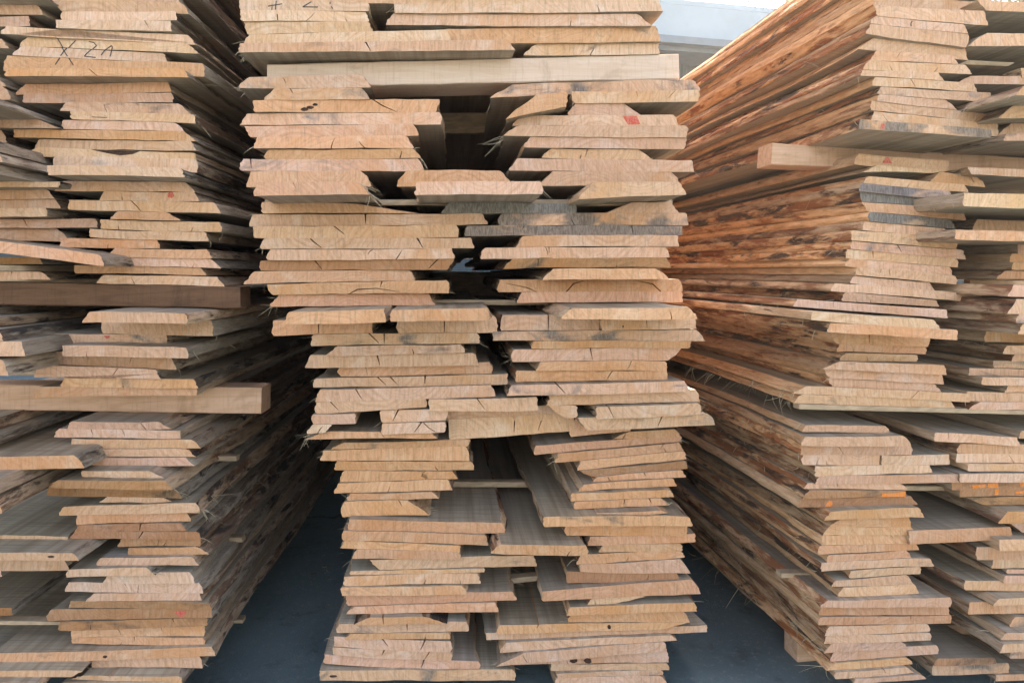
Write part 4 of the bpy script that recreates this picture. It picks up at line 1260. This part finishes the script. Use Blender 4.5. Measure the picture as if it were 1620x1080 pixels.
SB = {
 'left': [('A1', (600, 575, 1425, 577, 1430, 612, 600, 612), 1.22, 'spacer stick end poking out below the seamed boards, upper left stack'),
          ('A2', (600, 82, 1428, 84, 1430, 118, 600, 116), 1.22, 'spacer stick end poking out beside the red-dot board of the left stack'),
          ('A3', (600, 724, 1495, 726, 1497, 758, 600, 758), 1.12, 'spacer stick end poking out right of the left stack below the pale beam'),
          ('A4', (500, 160, 1532, 160, 1535, 192, 500, 192), 1.15, 'spacer stick end poking out beside the split brown board, left stack'),
          ('A4', (500, 676, 1535, 678, 1535, 704, 500, 704), 1.15, 'lowest spacer stick end poking out right of the left stack'),
          ('A1', (800, -6, 1478, -6, 1480, 28, 800, 28), 1.25, 'topmost spacer stick end poking out right of the left stack'),
          ('A2', (-760, 395, 560, 400, 560, 520, -760, 520), 1.3, 'spacer stick far back above the slanting board, far left row'),  # filler stick, added to block the bright view through the slit
          ('A2', (-760, 570, 640, 575, 640, 710, -760, 710), 1.3, 'spacer stick far back below the slanting board, far left row'),  # added filler, kept tall so the slit stays dark
          ('A3', (-760, 50, 260, 55, 260, 215, -760, 215), 1.3, 'spacer stick far back above the pale beam, far left row'),  # filler added to close off the lit background
          ('A4', (-100, 688, 430, 692, 430, 713, -100, 713), 1.01, 'spacer stick lying across the lower far left row')],
 'middle': [('B2', (175, 182, 2755, 182, 2755, 224, 175, 215), 1.025, 'long spacer stick across the middle stack above the grey board'),
            ('B2', (600, 816, 2060, 818, 2060, 850, 600, 850), 1.08, 'spacer stick across the middle stack under the eyebrow-crack boards'),
            ('C3', (-500, 888, 800, 890, 800, 926, -500, 920), 1.17, 'thin spacer stick spanning the lower central hollow of the middle stack'),
            ('C4', (120, 440, 620, 385, 620, 418, 120, 470), 1.06, 'small tilted spacer stick deep in the lower central hollow'),
            ('B2', (1200, 640, 1800, 640, 1800, 790, 1200, 790), 1.7, 'dark crosspiece far back in the small hole at mid height'),  # added to darken the lower half of the hole
            ('B1', (900, 715, 1950, 712, 1950, 840, 900, 842), 1.28, 'grey crosspiece seen deep inside the upper dark hole')],
 'right': [('D2', (1280, 270, 2080, 290, 2080, 345, 1280, 320), 1.3, 'spacer stick far back under the long pale board of the far right row'),  # filler added to darken the gap behind this row
           ('D2', (1280, 690, 2080, 700, 2080, 775, 1280, 765), 1.3, 'spacer stick far back under the bright orange board, far right row'),  # added filler that blocks the bright wall beyond
           ('D2', (1240, 800, 2080, 812, 2080, 862, 1240, 845), 1.3, 'spacer stick in the second dark slit of the far right row'),  # filler added to keep this slit dark
           ('D3', (1300, 440, 2080, 450, 2080, 520, 1300, 500), 1.25, 'spacer stick behind the wide bent-edged board, far right row'),  # added filler that stops sun coming through the gap
           ('D4', (85, 385, 700, 385, 700, 416, 85, 418), 1.08, 'spacer stick end poking out left of the lower right stack'),
           ('D1', (900, 360, 1560, 396, 1520, 420, 900, 392), 1.03, 'spacer stick joining both rows high in the right stack'),
           ('D3', (500, 914, 1300, 914, 1300, 944, 500, 944), 1.04, 'spacer stick right of the orange-painted board in the right stack'),
           ('D3', (195, 396, 2000, 446, 2000, 472, 200, 430), 1.0, 'flat spacer under the frayed bark board of the right stack')],
}
for stk, lst in SB.items():
    for tile, q, rho, lab in lst:
        crosswise('spacer_stick', stk, zq(tile, *q), rho, .035, M_STICK, lab, 'stick', ST, .0006)
# bearers on the ground
def bearer(stack, u0, u1, v0, top, label):
    S = STACKS[stack]
    v, f = bm_box((u0, 0, 0), (u1, .09, top - GROUND))
    c = .004
    o = link('bearer_block', mesh('bearer_block', v, f, M_BEAMP))
    md = o.modifiers.new('worn_edges', 'BEVEL'); md.width = .005; md.segments = 2
    o.location = S.at(0, v0, GROUND); o.rotation_euler = (0, 0, S.rot)
    tag(o, label, 'bearer', 'bearers under the stacks')
ZB = -1.332
bearer('right', 1.37, 2.3, 2.27, ZB + .02, 'orange-tan bearer block under the front of the right stack')
bearer('left', -1.6, -.69, 2.16, ZB + .005, 'pale bearer end under the front of the left stack')
bearer('middle', -.45, .40, 2.9, ZB, 'shaded bearer under the middle stack')

# ------------------------------------------------------------------ marks on the board ends
def on_end(b, p):
    u, w = STACKS[b.stack].uw(p, b.rho)
    u -= b.uc; w -= b.wc
    return u, w
def flat_part(b, polys, m, name, proud=.0012):
    """thin film on the sawn end: each polygon a slightly raised plate"""
    v, f = [], []
    for poly in polys:
        k = len(v); n = len(poly)
        for u, w in poly: v.append((u, b.front(u, w) - proud, w))
        for u, w in poly: v.append((u, b.front(u, w) + .0005, w))
        f.append(tuple(range(k, k + n)))
        for i in range(n): f.append((k + (i + 1) % n, k + i, k + n + i, k + n + (i + 1) % n))
    return link(name, mesh(name, v, f, m), b.obj)
def holder(tile_boards, p):
    for b in tile_boards:
        if xr(b)[0] <= p[0] <= xr(b)[1] and ytop(b, p[0]) <= p[1] <= ybot(b, p[0]): return b
def stroke(tile, pts, wpx, cand, m=M_PENCIL, name='pencil_mark'):
    pp = [px(tile, x, y) for x, y in pts]
    acc = {}
    for a, c in zip(pp, pp[1:]):
        d = math.hypot(c[0] - a[0], c[1] - a[1]); n = max(1, int(d / 1.6))
        for i in range(n):
            p0 = (a[0] + (c[0] - a[0]) * i / n, a[1] + (c[1] - a[1]) * i / n)
            p1 = (a[0] + (c[0] - a[0]) * (i + 1) / n, a[1] + (c[1] - a[1]) * (i + 1) / n)
            b = holder(cand, ((p0[0] + p1[0]) / 2, (p0[1] + p1[1]) / 2))
            if b is None: continue
            nx, ny = -(p1[1] - p0[1]), p1[0] - p0[0]; l = math.hypot(nx, ny) or 1
            nx, ny = nx / l * wpx / 2, ny / l * wpx / 2
            acc.setdefault(b.id, []).append([on_end(b, q) for q in ((p0[0] - nx, p0[1] - ny), (p0[0] + nx, p0[1] + ny), (p1[0] + nx, p1[1] + ny), (p1[0] - nx, p1[1] - ny))])
    for id, polys in acc.items(): 
        if id not in STUFF: flat_part(BYID[id], polys, m, name)
LB = [BYID[f'L{i}'] for i in range(4, 9)]
for s in ([(355, 235), (405, 320), (465, 415)], [(475, 255), (405, 330), (350, 410)],
          [(560, 262), (592, 270), (610, 290), (550, 340), (535, 358), (612, 366)], [(640, 350), (660, 322), (705, 290), (712, 300), (695, 358)]):
    stroke('A1', s, 1.35, LB)
stroke('A1', [(585, 738), (600, 743), (680, 745)], .9, [BYID['L12']])
MB_ = [BYID['M1'], BYID['M2']]
for s in ([(195, 40), (285, 25)], [(247, 5), (243, 62)], [(470, 12), (415, 45), (512, 46)], [(590, 15), (588, 27)], [(595, 42), (606, 56)], [(255, 92), (258, 130)]):
    stroke('B1', s, 1.3, MB_)
stroke('D1', [(912, 135), (904, 150), (906, 168)], 1.3, [BYID['R3'], BYID['R4']])
def patch(id, m, name, pts, proud=.0013):
    b = BYID[id]
    if id in STUFF: return
    flat_part(b, [[on_end(b, px(b.tile, x, y)) for x, y in pts]], m, name, proud)
def blob(cx, cy, rx, ry, n=14, seed=1):
    rg = random.Random(seed)
    return [(cx + rx * math.cos(6.283 * i / n) * rg.uniform(.8, 1.1), cy + ry * math.sin(6.283 * i / n) * rg.uniform(.8, 1.1)) for i in range(n)]
patch('L20', M_RED, 'red_mark', blob(1080, 154, 22, 20))
patch('L32', M_RED, 'red_mark', [(655, 1043), (697, 1044), (684, 1058), (676, 1064)])
patch('L59', M_RED, 'red_mark', [(1100, 622), (1185, 620), (1168, 648), (1145, 662), (1125, 645)])
patch('P9', M_RED, 'red_mark', [(1000, 734), (1090, 734), (1110, 788), (1035, 790)])
patch('R16', M_RED, 'red_mark', [(755, 992), (775, 1015), (785, 1034), (722, 1030), (735, 1012)])
patch('R14', M_RED, 'red_mark', [(718, 785), (740, 783), (736, 815), (714, 818)])
patch('R52', M_ORANGE, 'orange_mark', [(720, 960), (800, 958), (868, 948), (868, 980), (718, 982)])
patch('R53', M_ORANGE, 'orange_mark', [(378, 1008), (404, 1006), (408, 1025), (395, 1043), (362, 1044)])
patch('T36', M_ORANGE, 'orange_mark', [(1385, 893), (1450, 891), (1448, 920), (1380, 922)])
patch('T36', M_ORANGE, 'orange_mark', [(1280, 905), (1370, 898), (1366, 918), (1285, 926)])
patch('T36', M_ORANGE, 'orange_mark', [(1590, 886), (1650, 884), (1650, 912), (1592, 914)])
patch('T37', M_ORANGE, 'orange_mark', [(1435, 934), (1460, 933), (1455, 970), (1434, 970)])
patch('T37', M_ORANGE, 'orange_mark', [(1565, 950), (1640, 938), (1640, 960), (1565, 962)])
patch('L16', M_KNOT, 'bark_pocket', [(575, 946), (660, 949), (760, 952), (885, 955), (840, 975), (760, 984), (690, 972), (620, 957)])
for id, cx, cy, rx, ry in (('M8', 430, 694, 26, 12), ('M8', 465, 682, 24, 10), ('M8', 495, 664, 16, 9), ('P65', 690, 937, 27, 16), ('P65', 780, 938, 25, 17),
                           ('P67', 1040, 1018, 14, 15), ('P61', 915, 724, 12, 14), ('M67', 290, 1028, 26, 8), ('L63', 665, 912, 14, 9), ('K33', 320, 282, 22, 7),
                           ('P35', 757, 1000, 0, 0), ('P34', 757, 300, 0, 0), ('P28', 1002, 985, 5, 7)):
    if rx: patch(id, M_KNOT, 'knot', blob(cx, cy, rx, ry, 14, cx))

# ------------------------------------------------------------------ haze volume added to give the view a veil of glare
def haze():
    x0, x1, y0, y1, z0, z1 = -30, 34, -12, 40, GROUND - 1.0, 18.5
    v, f = bm_box((x0, y0, z0), (x1, y1, z1))
    m = bpy.data.materials.new('veil_haze'); m.use_nodes = True
    t = m.node_tree; t.nodes.clear()
    o_ = t.nodes.new('ShaderNodeOutputMaterial'); pv = t.nodes.new('ShaderNodeVolumePrincipled')
    pv.inputs['Color'].default_value = (.96, .96, .96, 1); pv.inputs['Density'].default_value = 0.0026
    pv.inputs['Anisotropy'].default_value = 0.45
    t.links.new(pv.outputs[0], o_.inputs['Volume'])
    o = link('haze', mesh('haze', v, f, m)); o['kind'] = 'stuff'
    tag(o, 'thin haze added over the timber yard to veil it with light', 'haze')
haze()
